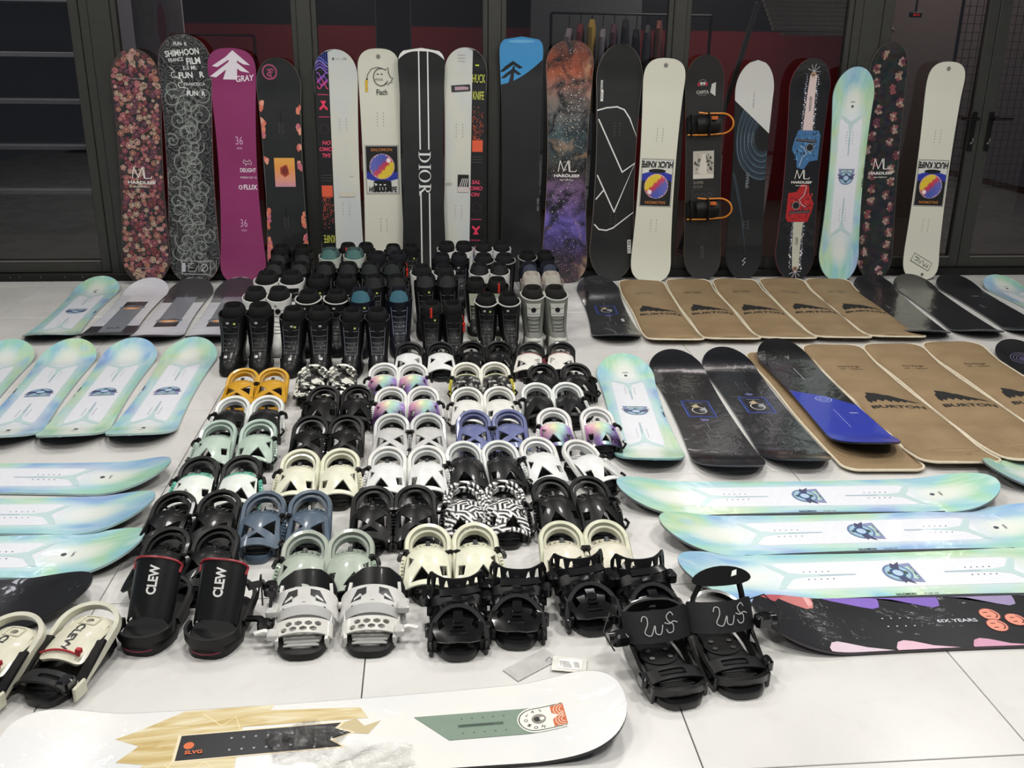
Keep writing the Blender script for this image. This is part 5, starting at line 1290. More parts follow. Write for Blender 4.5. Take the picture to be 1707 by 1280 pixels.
def honey(label, x, y, rz, m):
    t = thing('strap_binding', label, 'binding', (x, y, 0), rz); sil = M('#b9b9b4', .3, .5); blk = M('#19191a', .5)
    part('baseplate', 'tray', tray(0), blk, t); part('footbed', 'padh', pad_mesh, M('#9c9c98', .6, fab=True), t)
    def rails():
        mb = MB()
        for s in (-1, 1):
            mb.tube([(s*.050, -.11, .028), (s*.055, -.04, .036), (s*.058, .03, .055), (s*.052, .10, .075)], rectp(.007, .030), (0, 0, 1)); mb.disc((s*.062-.004, .02, .062), .010, .008, (s, 0, 0), 10)
        return mb
    part('side_rail', 'hrail', rails, M('#c6c6c2', .3, .5), t); t.scale = (1.32, 1, 1)
    part('highback', 'hdome', lambda: sheet([[(.066, 0), (.065, .05), (.055, .080), (.030, .098), (-.030, .098), (-.055, .080), (-.065, .05), (-.066, 0)]], lambda u, v: Vector((u*.96, .045+v*.55+.07*(1-(u/.074)**2)*.75, .045+v*.66)), .005, cx=lsp(-.05, .05, 9), cy=lsp(.02, .09, 5)), M('#202122', .35, .3), t)
    z0 = .118 if m < 0 else .106
    st = part('ankle_strap', 'hank', lambda: band(-.016, .034, .070, .034, .066, .006, tilt=.85), M('#d8d8d4', .35, .2), t)
    g = G(); c = '#1a1a1b'; wd = .070*1.28
    for P in ([(-.05, -.012), (-.042, -.006), (0, .0), (.042, -.006), (.05, -.012), (0, -.008)], [(-.045, .002), (-.030, .026), (-.012, .028), (-.012, .014), (-.022, .010), (-.022, .003)], [(.045, .002), (.030, .026), (.012, .028), (.012, .014), (.022, .010), (.022, .003)]): g.poly('strap_print', c, P)
    g.fin(t, lambda u, v, e: (.070*sin(u/wd*1.45)/sin(1.45), v, .034+.066*max(0, cos(u/wd*1.45))**.8+.85*(v-.009)+e+.0008), step=0)
    part('ankle_lining', 'hlin', lambda: band(-.040, -.012, .064, .022, .062, .003, tilt=.5), M('#a8a8a6', .5), t)
    part('toe_strap', 'htoe', lambda: band(-.096, -.050, .062, .030, .036, .005, hexes(-.045, .045, -.093, -.053, .0098), .35), M('#d0cfc8', .3, .4), t)
    part('ladder_strap', 'hlad%d' % m, lambda: MB().tube([(m*.058, -.075, .045), (m*.078, -.07, .05), (m*.098, -.075, .046)], rectp(.014, .006), (0, 0, 1)), M('#e0e0dc', .3, .4), t)
    part('buckle', 'hbuc%d' % m, lambda: MB().box(m*.066-.012, m*.066+.012, -.03, .02, .065, .085, .004).box(m*.060-.010, m*.060+.010, -.105, -.07, .040, .058, .003), M('#c2c2be', .25, .6), t)
    return t
honey('silver grey strap binding with honeycomb toe strap, left one beside red rimmed pair', -.365, 2.345, .03, -1)
honey('silver grey strap binding with honeycomb toe strap, right one of the pair', -.175, 2.345, -.03, 1)

def glossy(label, x, y, rz, m, tall=0):
    t = thing('strap_binding', label, 'binding', (x, y, 0), rz); dull = M('#1e1f21', .55)
    t.scale = (1.22, 1.04, 1.04)
    part('baseplate', 'gbase', base_mesh(1.03, .03), M('#17171a', .4, .4), t)
    def shell():
        out = [(.035, .0), (.052, .03), (.056, .08), (.058, .14), (.056, .19), (.046, .218), (.022, .228), (-.022, .228), (-.046, .218), (-.056, .19), (-.058, .14), (-.056, .08), (-.052, .03), (-.035, .0)]
        H = [[(-.047, .165), (-.036, .150), (-.030, .178), (-.042, .190)], [(.036, .150), (.047, .165), (.042, .190), (.030, .178)]]
        return sheet([out]+H, lambda u, v: Vector((u, .092-v, .075+.012*sin(v*14)-.020*(v/.22)**2-5*u*u*(1-.9*math.exp(-((v-.17)/.05)**2)))), .006, cx=lsp(-.05, .05, 9), cy=lsp(.02, .21, 12))
    h = part('highback', 'gshell', shell, KG, t)
    def spine():
        mb = MB(); mb.tube([(0, .08, .086), (0, .03, .094), (0, -.04, .090), (0, -.095, .072)], rectp(.022, .014), (0, 0, 1)); mb.disc((0, -.075, .080), .013, .008, (0, -.3, 1), 14)
        mb.box(-.02, .02, -.118, -.100, .058, .072, .003); return mb
    part('spine', 'gsp', spine, KG, h); part('badge', 'gbadge', lambda: MB().box(-.011, .011, .022, .029, .100, .104, .001), M('#b8b8b8', .3), h)
    part('rim', 'grim', lambda: MB().tube([(.064, -.115, .016)]+[(.064*cos(a), -.105+.070*sin(a), .034+.066*sin(a)) for a in lsp(0, PI, 20)]+[(-.064, -.115, .016)], rectp(.010, .018), (0, -.75, .66)), dull, t)
    def ank():
        wd = .088; H = []
        for u0, u1, v0, v1 in ((-.078, -.062, .036, .062), (-.056, -.038, .038, .068), (-.030, -.018, .044, .064), (.018, .030, .044, .064), (.038, .056, .038, .068), (.062, .078, .036, .062)):
            H.append([(u0, v0), (u1, v0+.002), (u1-.003, v1), (u0+.004, v1-.004)])
        out = [(-.088, 0), (.088, 0), (.084, .05), (.066, .076), (.030, .070), (-.030, .070), (-.066, .076), (-.084, .05)]
        return sheet([out]+H, lambda u, v: Vector((.070*sin(u/wd*1.35)/sin(1.35), .075-.075*cos(u/wd*1.35)+v*.35+.01, .066+.006*cos(u/wd*1.35)+v*.98)), .006, cx=lsp(-.08, .08, 15), cy=[.025, .04])
    part('ankle_strap', 'gank', ank, M('#1b1b1d', .45, .2), t)
    part('ankle_pad', 'gpad', lambda: band(-.005, .030, .070, .048, .046, .008, tilt=.5), M('#222224', .5), t)
    part('buckle', 'gbuc', lambda: MB().box(-.086, -.060, .0, .045, .078, .108, .005).box(.058, .080, .0, .040, .074, .102, .005).tube([(.05, .02, .115), (.02, -.002, .122), (-.04, -.004, .120)], rectp(.022, .007), (0, -.4, 1)), M('#17171a', .2, .8), t)
    part('side_hook', 'ghook', lambda: MB().box(-.074, -.058, -.075, -.045, .030, .060, .004).box(.058, .074, -.075, -.045, .030, .060, .004).box(-.066, -.056, -.12, -.07, .004, .045, .003).box(.056, .066, -.12, -.07, .004, .045, .003), M('#161618', .3, .5), t)
    return t
glossy('glossy black strap binding, left of the nearest pair by the price tag', .062, 2.315, .0, -1)
glossy('glossy black strap binding touching the white price tag', .235, 2.355, -.10, 1)
glossy('glossy black strap binding standing between price tag and signature pair', .435, 2.405, .13, -1)
glossy('glossy black strap binding right behind the left signature binding', .615, 2.39, .10, 1)

def signature(label, x, y, rz, m):
    t = thing('strap_binding', label, 'binding', (x, y, 0), rz); k1 = M('#1b1b1d', .42, .3)
    t.scale = (1.28, 1.06, 1.08)
    part('baseplate', 'gbase2', base_mesh(1.12, .026), M('#151516', .35, .5), t)
    def foot():
        mb = pad_mesh(); mb.disc((0, .015, .030), .040, .006, n=24); return mb
    part('footbed', 'wsfoot', foot, M('#1d1d1e', .6), t)
    for sx, sy in ((-.02, .03), (.02, .03), (-.02, .0), (.02, 0)): part('screw', 'wsscrew%d%d' % (sx*100, sy*100), (lambda sx=sx, sy=sy: MB().disc((sx, sy, .036), .006, .003, n=10)), M('#8c8c8c', .25, metal=1), t)
    def rails():
        mb = MB()
        for s in (-1, 1): mb.tube([(s*.056, -.12, .022), (s*.062, -.05, .030), (s*.064, .03, .060), (s*.058, .10, .085)], rectp(.007, .040), (0, 0, 1))
        mb.tube(loop_pts(.062, .02, .115, .06, .055), rectp(.008, .022), (0, -.5, .8)); return mb
    part('side_rail', 'wsrail', rails, M('#151516', .2, .8), t)
    part('toe_strap', 'wstoe', lambda: band(-.105, -.060, .066, .026, .030, .005, [rrect(-.030, .020, -.095, -.070, .004)]), k1, t)
    part('toe_cap', 'wscap', lambda: MB().tube([(.058*cos(a), -.095-.045*sin(a), .030+.008*sin(a)) for a in lsp(0, PI, 14)], rectp(.012, .018), (0, 0, 1)), M('#141415', .3, .4), t)
    f = lambda u, v: Vector((.078*sin(u*14)/1.0, .040-.045*cos(u*14)+.05*v/.07, .072+v*.9+.012*cos(u*14)))
    st = part('ankle_strap', 'wsank', lambda: sheet([rrect(-.086, .086, .0, .068, .012)], f, .010, cx=lsp(-.08, .08, 13)), M('#232426', .55), t)
    g = G(); q = .9; sg = [[(-.034, .046), (-.030, .056), (-.022, .054), (-.022, .040), (-.030, .022), (-.018, .016), (-.008, .036), (-.008, .020), (.002, .018), (.008, .036)], [(.034, .052), (.028, .060), (.018, .052), (.022, .040), (.030, .034), (.028, .020), (.018, .018), (.014, .026)], [(.012, .040), (.022, .036), (.032, .040), (.042, .036)]]
    for P in sg: g.stroke('signature', '#b4b4b4', smooth([(a*q*1.1+(.012 if m > 0 else -.004), b) for a, b in P]), .0020)
    def fo(u, v, e): p = f(u, v); return (p.x, p.y-.004-e, p.z+.003+e)
    g.fin(t, fo, step=0)
    part('buckle', 'wsbuc%d' % m, lambda: MB().box(m*.088-.018, m*.088+.018, .0, .035, .085, .115, .006).box(m*.066-.008, m*.066+.008, -.10, -.065, .032, .058, .004).disc((m*.100, .018, .100), .016, .014, (m, 0, 0), 12), M('#17171a', .2, .8), t)
    part('release_cable', 'wscab%d' % m, lambda: MB().tube([(m*.06, .10, .10), (m*.10, .06, .145), (m*.125, .02, .12), (m*.11, -.02, .09)], circ(.0018, 5)), M('#1a1a1a', .4), t)
    if m > 0:
        part('highback', 'wshb', lambda: sheet([[(.066*cos(a), .026*sin(a)) for a in lsp(0, 2*PI, 25)[:-1]], [(.020, -.004), (.036, .002), (.038, .018), (.024, .012)]], lambda u, v: Vector((u+.012, .090+v*.45, .190+v*.85-2*u*u)), .008, cx=lsp(-.05, .05, 7)), M('#1b1c1d', .45), t)
        part('highback_arm', 'wsarm', lambda: MB().tube([(-.062, .06, .09), (-.050, .085, .135), (-.030, .095, .180)], rectp(.010, .008)).tube([(.062, .06, .09), (.058, .085, .14), (.050, .095, .180)], rectp(.010, .008)), M('#151516', .3, .5), t)
    else:
        part('highback', 'wshb2', lambda: sheet([[(-.06, .0), (.06, 0), (.062, .03), (.04, .045), (-.04, .045), (-.062, .03)], [(.0, .012), (.018, .010), (.014, .032)]], lambda u, v: Vector((u, .105-v*.2-6*u*u, .108+v*.75)), .007, cx=lsp(-.05, .05, 7)), M('#1b1c1d', .4, .3), t)
    return t
signature('black binding with silver signature on its strap, left one, nearest to the front', .595, 2.095, .16, -1)
signature('black binding with raised oval highback and silver signature, beside the smiley board', .775, 2.125, .08, 1)

# tall shell bindings
def shellpair(label, x, y, rz):
    t = thing('shell_binding', label, 'binding', (x, y, 0), rz); k1 = M('#1c1c1d', .5, .1)
    def base():
        mb = MB(); P = [(x_*1.12, y_*.98) for x_, y_ in sole_outline(1.0, .056, .046, -.142, .12)]
        mb.rings([[(a*.97, b, 0) for a, b in P], [(a, b, .006) for a, b in P], [(a, b, .036) for a, b in P], [(a*.94, b*.96, .042) for a, b in P]]); return mb
    t.scale = (1.16, 1, 1)
    part('baseplate', 'cbase', base, M('#161617', .45, .1), t)
    part('toe_strap', 'ctoe', lambda: MB().tube([(.062*cos(a), -.075-.068*sin(a), .052) for a in lsp(-.25, PI+.25, 20)], rectp(.008, .026), (0, 0, 1)), k1, t)
    part('piping', 'cred', lambda: MB().tube([(.045*cos(a), -.10-.046*sin(a), .020) for a in lsp(.35, PI-.35, 12)], circ(.0016, 5)), M('#8c2c44', .4), t)
    def fm(u, v):
        a = u/.062*1.5; rr = .055+.004*v/.17; return Vector((rr*sin(a), -.075+.105*v/.19-.036*cos(a)+.02, .050+v*.76+.012*cos(a)-.001))
    fsh = lambda: sheet([[(-.062, .0), (-.035, .022), (0, .030), (.035, .022), (.062, 0), (.066, .10), (.060, .175), (.040, .197), (0, .202), (-.040, .197), (-.060, .175), (-.066, .10)]], fm, .005, cx=lsp(-.06, .06, 17), cy=lsp(.02, .19, 7))
    s = part('shin_shell', 'cshell', fsh, M('#1a1b1c', .38, .3), t)
    part('rim', 'crim', lambda: MB().tube([fm(u, v)+Vector((0, -.002, .002)) for u, v in [(-.055, .155), (-.060, .175)]+[(x_, .202-.027*(abs(x_)/.06)**2.2) for x_ in lsp(-.058, .058, 17)]+[(.060, .175), (.055, .155)]], circ(.0034, 6), (0, -.5, .8)), M('#9c2430', .35, .4), t)
    g = G(); g.text('lettering', '#e4e4e2', 'CLEW', .004, .135, .023, PI/2, 1.35, .035); g.fin(s, lambda u, v, e: tuple(fm(u, v)+Vector((0, -.0015, .0012))), cuts=lsp(.05, .19, 8), step=0)
    def side():
        mb = MB(); mb.tube([(.05, .04, .12), (.085, .05, .13), (.112, .03, .10), (.118, -.01, .06)], rectp(.008, .022), (0, 0, 1)); mb.tube([(.06, -.01, .05), (.095, -.02, .06), (.12, -.03, .045)], rectp(.022, .008), (0, 0, 1))
        mb.box(.095, .128, .02, .055, .105, .130, .006); mb.box(.095, .128, -.045, -.010, .035, .062, .006); mb.disc((.112, .04, .128), .014, .012, n=12)
        mb.tube([(.055, .09, .05), (.08, .06, .15), (.10, .0, .09)], circ(.0025, 5)); return mb
    if 'beside' in label: part('ladder_strap', 'cside', side, M('#161618', .25, .6), t)
    part('heel_loop', 'cheel', lambda: MB().tube(loop_pts(.058, -.02, .14, .04, .05), rectp(.009, .026), (0, -.5, .8)), k1, t)
    return t
shellpair('tall black shell binding with red rim and white lettering, left of the pair', -.775, 2.385, -.20)
shellpair('tall black shell binding with red rim and white lettering, beside honeycomb binding', -.59, 2.36, -.20)
def platepair(label, x, y, rz):
    t = thing('shell_binding', label, 'binding', (x, y, 0), rz); cr = M('#cfcdb8', .4, .2)
    t.scale = (1.14, 1, 1)
    part('baseplate', 'pbase', base_mesh(1.08, .034), M('#171718', .4, .3), t); part('footbed', 'pfoot', pad_mesh, M('#1c1c1d', .7), t)
    part('heel_loop', 'pheel', lambda: MB().tube(loop_pts(.070, -.10, .245, .025, .085), rectp(.012, .022), (0, -.4, .92)), M('#c9c8b6', .4, .2), t)
    fm = lambda u, v: Vector((u, v, .100-.30*(.02-v if v < .02 else 0)-.05*max(0, v-.06)-5.5*u*u))
    pl = part('cover_plate', 'pplate', lambda: sheet([rrect(-.055, .055, -.055, .115, .018), [(.010*cos(a), .088+.010*sin(a)) for a in lsp(0, 2*PI, 11)[:-1]]], fm, .008, cx=lsp(-.05, .05, 9), cy=lsp(-.04, .10, 7)), cr, t)
    part('raised_frame', 'pframe', lambda: MB().tube([tuple(fm(a, b)+Vector((0, 0, .002))) for a, b in rrect(-.020, .020, .070, .108, .006)], circ(.002, 5), closed=True).tube([tuple(fm(a, b)+Vector((0, 0, .002))) for a, b in ((-.045, .09), (-.045, -.04))], circ(.002, 5)).tube([tuple(fm(a, b)+Vector((0, 0, .002))) for a, b in ((.045, .09), (.045, -.04))], circ(.002, 5)), cr, pl)
    g = G(); g.text('lettering', '#1b1b1b', 'CLEW', -.004, .020, .026, -PI/2, 1.35, .03); g.fin(pl, lambda u, v, e: tuple(fm(u, v)+Vector((0, 0, .0012))), cuts=lsp(-.05, .10, 8), step=0)
    part('cord', 'pcord', lambda: MB().tube([tuple(fm(a, -.034)+Vector((0, 0, .006))) for a in lsp(-.058, .044, 9)], circ(.003, 6)).box(.038, .050, -.042, -.030, .090, .102), M('#b03038', .4), t)
    part('toe_strap', 'ptoe', lambda: band(-.135, -.085, .066, .028, .040, .007, [rrect(-.012, .035, -.118, -.103, .005)]), M('#1c1c1e', .45), t)
    part('ladder_strap', 'plad', lambda: MB().tube([(-.062, .02, .085), (-.070, -.03, .070), (-.066, -.10, .040)], rectp(.008, .024), (1, 0, .3)).tube([(.062, .03, .085), (.070, -.03, .070), (.066, -.09, .035)], rectp(.008, .024), (1, 0, .3)), M('#19191a', .5), t)
    part('buckle', 'pbuc', lambda: MB().box(.040, .070, -.135, -.095, .048, .072, .005).box(-.095, -.070, -.15, -.115, .02, .045, .004), M('#17171a', .2, .8), t)
    part('clasp', 'pclasp', lambda: MB().box(.072, .080, -.125, -.075, .012, .05, .003).box(-.098, -.084, -.155, -.105, .002, .030, .003), cr, t)
    return t
platepair('cream plated binding with black lettering and red cord, second from left edge', -.945, 2.195, -.28)
platepair('cream plated binding with red cord, cut off by the left edge', -1.125, 2.155, -.28)

# price tags by the glossy binding
pt = thing('price_tag', 'white price tag with grey card lying in front of the glossy black binding', 'price tag', (.30, 2.14, .0))
def card(name, x, y, w_, h_, rz, z, m):
    M4 = Matrix.Translation((x, y, z)) @ Matrix.Rotation(rz, 4, 'Z'); return link(name, MB().box(-w_/2, w_/2, -h_/2, h_/2, 0, .0012, 0, M4).me(), m, pt)
card('backing_card', -.045, .0, .150, .062, R(36), .002, M('#b9b9b6', .35, .3)); card('label_card', .055, -.012, .092, .062, R(-12), .006, M('#d8d7d0', .5)); 
gg = G()
gg.rect('printed_label', '#f0f0ec', .058, -.013, .062, .042, R(-12))
for k in range(5): gg.rect('printed_label', '#7c7c7a', .045+.001*k, .0-.006*k, .024, .0022, R(-12)); gg.rect('printed_label', '#8c8c88', .074+.0*k, -.007-.005*k, .014, .002, R(-12))
for k in range(8): gg.rect('printed_label', '#5c5c5a', .032+.0*k, .004-.003*k, .003, .0012+.0006*(k % 2), R(-12))
gg.fin(pt, lambda u, v, e: (u, v, .0076+e), step=0)
link('string', MB().tube([(.012, .008, .008), (.004, .014, .014), (-.006, .010, .006)], circ(.0012, 4)).me(), M('#2a2a2a'), pt)

# ---------------------------------------------------------------- boots
BZ = [0, .012, .03, .05, .075, .095, .115, .14, .17, .21, .25, .285]
BF = [-.138, -.146, -.148, -.146, -.130, -.100, -.066, -.040, -.022, -.010, -.004, .000]
BB = [.138, .142, .142, .140, .138, .135, .133, .134, .138, .144, .150, .154]
BWd = [.050, .053, .053, .052, .051, .051, .053, .057, .060, .063, .066, .068]
def bi(A, z):
    for i in range(len(BZ)-1):
        if z <= BZ[i+1]: t = (z-BZ[i])/(BZ[i+1]-BZ[i]); return A[i]+(A[i+1]-A[i])*t
    return A[-1]
def bring(z, s=1.0, n=24, top=0):
    f, b, w_ = bi(BF, min(z, .285)), bi(BB, min(z, .285)), bi(BWd, min(z, .285)); c = (f+b)/2; h = (b-f)/2; P = []
    for i in range(n):
        a = 2*PI*i/n; cx_, sy = cos(a), sin(a); e = .8
        x = w_*s*abs(cx_)**e*(1 if cx_ > 0 else -1); y = c+h*s*abs(sy)**e*(1 if sy > 0 else -1)
        P.append((x, y, z+(top*(.018*abs(x/w_)**2.2+.006*(sy > .2)) if top else 0)))
    return P
def boot_upper(): return MB().rings([bring(z) for z in (.026, .04, .055, .075, .095, .115, .14, .17, .21, .25)]+[bring(.283, 1, top=1), bring(.285, .93, top=1), bring(.262, .86)], True, True)
def boot_sole(): return MB().rings([bring(0, .97), bring(.006, 1.035), bring(.022, 1.045), bring(.030, 1.02)])
def boot_toe(): return MB().rings([[(x*1.02, min(y, -.055)*1.012, z) for x, y, z in bring(zz)] for zz in (.028, .05, .07, .088)]+[[(x*.9, min(y, -.06), z) for x, y, z in bring(.094)]])
def boot_liner():
    rr = []
    for z, s in ((.262, .82), (.290, .84), (.308, .80), (.322, .72), (.332, .62), (.336, .52), (.325, .46), (.300, .42)):
        rr.append([(x*s, .076+(y-.076)*s+.012, z+.014*(y > .09)) for x, y, _ in bring(.28)])
    return MB().rings(rr)
def boot_tongue(): return sheet([[(-.046, 0), (-.045, .045), (-.034, .075), (-.014, .088), (.014, .088), (.034, .075), (.045, .045), (.046, 0)]], lambda u, v: Vector((u, -.002+.030*v/.09+7*u*u, .262+v)), .007, cx=lsp(-.04, .04, 7), cy=[.03, .06])
def yf(x, z): return bi(BF, z)+ (5.0 if z > .1 else 3.0)*x*x
def boot_laces():
    mb = MB()
    for z, w_ in ((.120, .026), (.135, .027), (.152, .028), (.175, .030), (.205, .032), (.238, .034)):
        mb.tube([(x, yf(x, z)-.003, z+.004*(x/w_)**2) for x in lsp(-w_, w_, 9)], circ(.0017, 5), (0, -1, 0))
    for s in (-1, 1): mb.tube([(s*(.030+.010*(z-.12)/.13), yf(.032, z)-.002, z) for z in lsp(.115, .262, 8)], circ(.0017, 5), (0, -1, 0))
    return mb
def boot_dial(): return MB().disc((0, yf(0, .232)+.001, .232), .0155, .010, (0, -1, .12), 16, .0125).disc((0, yf(0, .232)-.008, .232), .008, .004, (0, -1, .12), 12)
def boot_panel(): return sheet([[(-.034, .195), (.034, .195), (.040, .268), (-.040, .268)]], lambda u, v: Vector((u, yf(u, v)-.0012, v)), -.0025, cx=lsp(-.03, .03, 5), cy=[.22, .245])
def boot_collar(): return MB().tube([(x, y, z+.001) for x, y, z in bring(.285, .985, top=1)], circ(.0045, 6), closed=True)
def boot_guard():
    mb = MB()
    for s in (-1, 1):
        mb.tube([(s*.040, -.085, .085), (s*.049, -.05, .075), (s*.050, -.01, .085)], rectp(.005, .030), (0, 0, 1))
    return mb
def boot_loop(): return MB().tube([(.0, .145, .27), (0, .168, .30), (0, .160, .325), (0, .140, .31)], rectp(.016, .003), (1, 0, 0))
def boot(label, x, y, rz, c, opts='', group=None, s=1.0):
    """c: upper, sole, liner, accent, lace"""
    t = thing('snowboard_boot', label, 'boot', (x, y, 0), rz, group); t.scale = (s*1.05, s, s*.91)
    mu = M(c[0], .42, .12) if 'M' not in opts else M(c[0], .7, fab=True)
    part('upper', 'bup', boot_upper, mu, t); part('sole', 'bso', boot_sole, M(c[1], .6), t); part('toe_cap', 'bto', boot_toe, M(c[3] if 'c' in opts else c[0], .5, .1), t)
    part('liner', 'bli', boot_liner, M(c[2], .85, fab=True), t)
    if 't' in opts: part('tongue', 'bton', boot_tongue, M(c[3], .6, fab=True), t)
    part('laces', 'bla', boot_laces, M(c[4], .5), t)
    if 'd' in opts: part('dial', 'bdi', boot_dial, M('#1a1b1c', .3, .4), t)
    if 'p' in opts: part('shin_panel', 'bpa', boot_panel, M(c[3], .4), t)
    if 'w' in opts: part('collar_trim', 'bco', boot_collar, M(c[3], .5), t)
    if 'g' in opts: part('side_guard', 'bgu', boot_guard, M('#c8c9c4', .5), t)
    part('pull_loop', 'blo', boot_loop, M(c[1], .7), t)
    if 'L' in opts or 'R' in opts:
        g = G(); lc = '#d8d8d6' if sum(hx(c[0])) < .6 else '#1c1c1e'
        bx = -.012 if 'L' in opts else .004
        fl_ = lambda u, v, e: (u, yf(u, v)-.0016-e, v)
        g.rect('logo', lc, bx, .262, .013, .010); g.rect('logo', c[0], bx-.0028, .262, .003, .006); g.rect('logo', c[0], bx+.0034, .262, .003, .005)
        if 'b' in opts: g.rect('logo', lc, bx, .1, .014, .009); g.rect('logo', c[0], bx-.003, .1, .003, .005)
        g.fin(t, fl_, step=2e-4)
    if 's' in opts:
        g = G(); g.circle('round_sticker', '#8ea83c', .020, .258, .0068, n=12); g.circle('round_sticker', '#c8d89c', .020, .258, .004, n=8); g.fin(t, lambda u, v, e: (u, yf(u, v)-.002-e, v), step=2e-4)
    if 'r' in opts: part('red_tag', 'brt', lambda: MB().tube([(.05, .01, .285), (.057, -.025, .26), (.056, -.03, .20)], circ(.0016, 4)).disc((.055, -.034, .245), .009, .012, (0, -1, 0), 10).box(.050, .061, -.040, -.034, .195, .235, .002), M('#c8281c', .4), t)
    if 'k' in opts: part('red_tag', 'brk', lambda: MB().box(-.006, .006, -.012, -.004, .275, .335, .002), M('#d03424', .4), t)
    return t
B1 = ('#0f0f10', '#0a0a0b', '#0b0b0c', '#2a2a2c', '#47484a'); B2 = ('#121214', '#0d0d0e', '#0c0c0d', '#1f2123', '#5a5d61'); BN = ('#141926', '#0f121b', '#131a28', '#2c6272', '#6a7484')
BWh = ('#d2d2ce', '#a9a9a4', '#151517', '#151517', '#a0a09c'); BG = ('#6f716a', '#5e6058', '#1f1f1c', '#b9bab2', '#2c2c28'); BM = ('#b4bab2', '#7f8c88', '#38504e', '#3f6a66', '#88a098'); BPk = ('#8c8680', '#6c6c68', '#a49c92', '#a8a49a', '#5c5a56')
BWA = ('#0e0f10', '#0a0a0b', '#0b0b0c', '#b8b8b4', '#38393a')
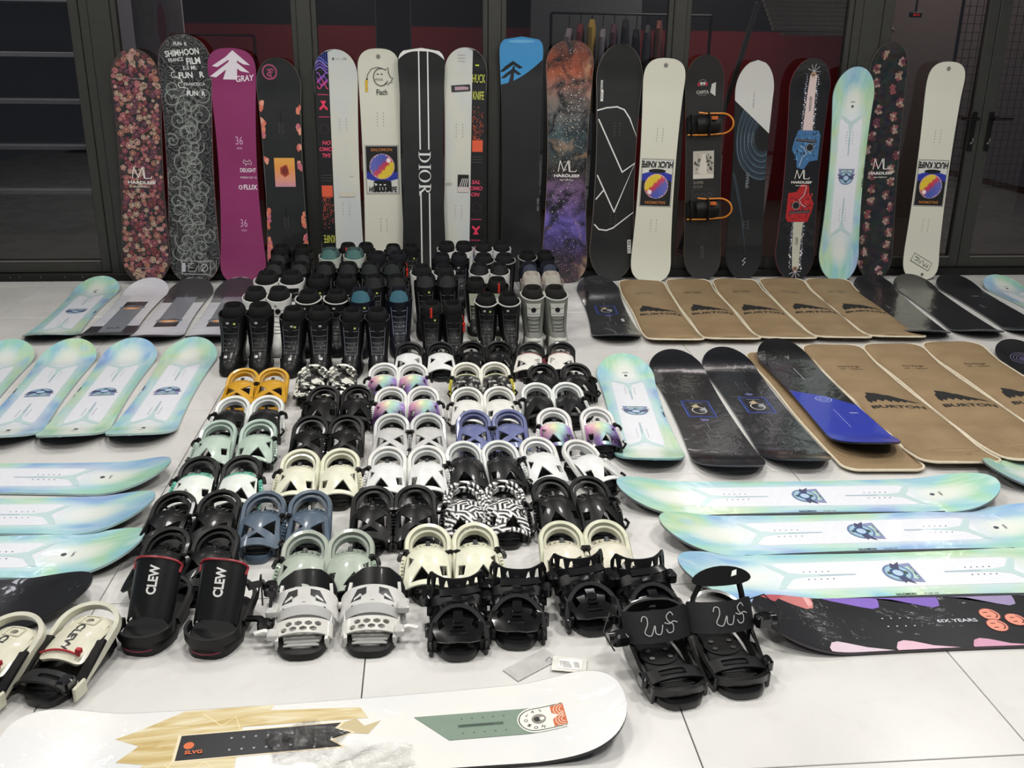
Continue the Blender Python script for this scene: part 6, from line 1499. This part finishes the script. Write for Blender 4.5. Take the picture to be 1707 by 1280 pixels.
# x left, x right, shaft Y, colours, options left/right, description, place, shared group if nothing tells them apart, scale
BT = [
 (-1.00, -.86, 4.69, B1, 'dLbs', 'dLb', 'glossy black boot', 'front left corner of the boots', .02, 0, 1),
 (-.695, -.555, 4.645, B2, 'dRbs', 'dRb', 'black boot with round dial', 'front row above blotched bindings', .04, 0, .97),
 (-.395, -.265, 4.61, ('#111216', '#0b0c0e', '#0d0e10', '#303236', '#686c74'), 'ds', 'd', 'black boot with thin grey laces', 'left of the teal tongued boot', .0, 0, .97),
 (-.37, -.165, 4.95, BN, 'dts', 'dt', 'navy boot with teal tongue', 'behind the thin laced black pair', 0, 0, 1.03),
 (.005, .12, 4.76, BWA, 'dkgs', 'drg', 'black boot with beige toe corners', 'in the front row', 0, 0, .95),
 (.30, .425, 4.90, BWA, 'dwgLs', 'dwgL', 'matt black boot with white trim', 'above the plain black bindings', 0, 0, .97),
 (.56, .69, 4.97, BG, 'dpcwsM', 'dpcwM', 'grey boot with pale collar trim', 'at the front right corner', 0, 0, 1.03),
 (-.94, -.81, 5.0, BWh, 'dL', 'dL', 'white boot with black liner', 'directly behind the front left black boots', 0, 0, 1.02),
 (-.93, -.785, 5.34, BWh, 'dL', 'dLp', 'large white boot with black liner', 'second white pair from front', 0, 0, 1.05),
 (-.655, -.50, 4.975, BWA, 'dwL', 'dwL', 'black boot with white collar ends', 'behind the dial pair with white logos', 0, 0, .98),
 (-.64, -.475, 5.31, B1, 'dLs', 'dL', 'black boot with white square logo', 'behind the collar trimmed pair', 0, 0, 1.0),
 (-.32, -.185, 5.30, B2, 'dts', 'dt', 'dark boot with grey tongue', 'behind the navy teal tongued pair', 0, 0, 1.0),
 (-.025, .10, 5.26, B1, 'dts', 'dt', 'black boot with padded round tongue', 'behind the red tagged pair', 0, 0, 1.05),
 (.26, .39, 5.25, ('#121312', '#8f9284', '#0d0d0d', '#a4a894', '#8c9078'), 'dsrgp', 'dkgp', 'black and pale green boot', 'behind the white collar trimmed matt pair', 0, 0, .98),
 (.59, .71, 5.30, BPk, 'tM', 'tM', 'light taupe boot with padded tongue', 'behind the grey dial pair', 0, 0, 1.03),
 (-.63, -.49, 5.65, B2, 'dt', 'dt', 'black boot with open round collar', 'behind the white logo black pair', 0, 0, 1.0),
 (-.985, -.84, 6.30, B1, 's', '', 'black boot', 'in the farthest row under the blossom edged board', 0, 0, .95),
 (-.93, -.78, 5.66, B1, 'st', 't', 'black boot with loose grey laces', 'behind the large white pair at left', 0, 0, 1.0),
 (-.95, -.80, 5.98, ('#0e0e10', '#0a0a0b', '#0c0c0e', '#24242a', '#606068'), 't', 't', 'black lace up boot', 'second farthest row at left', 0, 0, .97),
 (-.64, -.48, 6.05, BM, 'dt', 'dt', 'pale grey boot with green tongue', 'under the purple strip board', 0, 0, 1.02),
 (-.545, -.42, 6.36, ('#101011', '#0c0c0c', '#0c0c0d', '#1c1c1e', '#5a5a5a'), 'k', 'ds', 'tall black boot', 'in the farthest row below the fish doodle board', 0, 0, .98),
 (-.245, -.12, 6.36, B2, 'dt', 's', 'black boot with shiny tongue', 'farthest row below the white stripe board', 0, 0, .95),
 (-.36, -.225, 5.65, ('#111716', '#0c0f0e', '#0f1514', '#1f2c29', '#6c7670'), 'dts', 'dt', 'greenish black boot', 'middle of the pile behind the grey tongued pair', 0, 0, 1.0),
 (-.34, -.20, 6.02, ('#0f1013', '#0b0c0e', '#14161f', '#5a2c34', '#5a5e68'), 'd', 'dr', 'black boot with maroon accents', 'behind the centre of the pile', 0, 0, .97),
 (.115, .235, 6.30, BWh, 'dL', 'dL', 'white boot with black liner', 'farthest row below the white stripe board', 0, 0, 1.0),
 (.365, .49, 6.30, ('#cfd0d0', '#a9a9a4', '#1a1a1c', '#3a3a3e', '#8c8c8c'), 'dL', 'dL', 'silver white boot', 'farthest row below the yellow lettered board', 0, 0, 1.0),
 (.075, .195, 5.95, ('#101018', '#0b0b10', '#11111a', '#8c8c8c', '#4c4c54'), 'dLs', 'dL', 'dark navy boot', 'between two white pairs', 0, 0, .98),
 (-.05, .09, 5.60, BWh, 'ds', 'd', 'white boot with black liner', 'behind the round tongued black pair', 0, 0, .98),
 (.30, .425, 5.60, BWh, 'dLts', 'dLt', 'white boot with grey tongue', 'behind the black and pale green pair', 0, 0, 1.0),
 (.345, .485, 5.94, ('#131316', '#0e0e10', '#161619', '#8c8c8c', '#303034'), 'w', 'w', 'black boot with grey edged cuff', 'before the silver white pair', 0, 0, .97),
 (.64, .76, 6.05, ('#0f0f10', '#0a0a0b', '#0c0c0d', '#8c8c8c', '#50504c'), 'w', 'd', 'black boot', 'farthest right of the pile below the nebula board', 0, 0, .95),
 (.61, .735, 5.65, ('#171d2e', '#111624', '#151b2a', '#202a40', '#4c5870'), 'dts', 'dt', 'navy boot', 'behind the light taupe pair', 0, 0, .98),
]
for x0, x1, y, c, o0, o1, d, place, dr, _, sc in BT:
    yy = min(y+.012, 6.30)
    for s, x, op in ((-1, x0, o0), (1, x1, o1)):
        boot_x = 1.05 if abs(x1-x0) > .13 else .97
        bt = boot('%s, %s of pair, %s' % (d, 'left' if s < 0 else 'right', place), x, yy, s*(.03+dr), c, op, None, sc); bt.scale.x = sc*boot_x
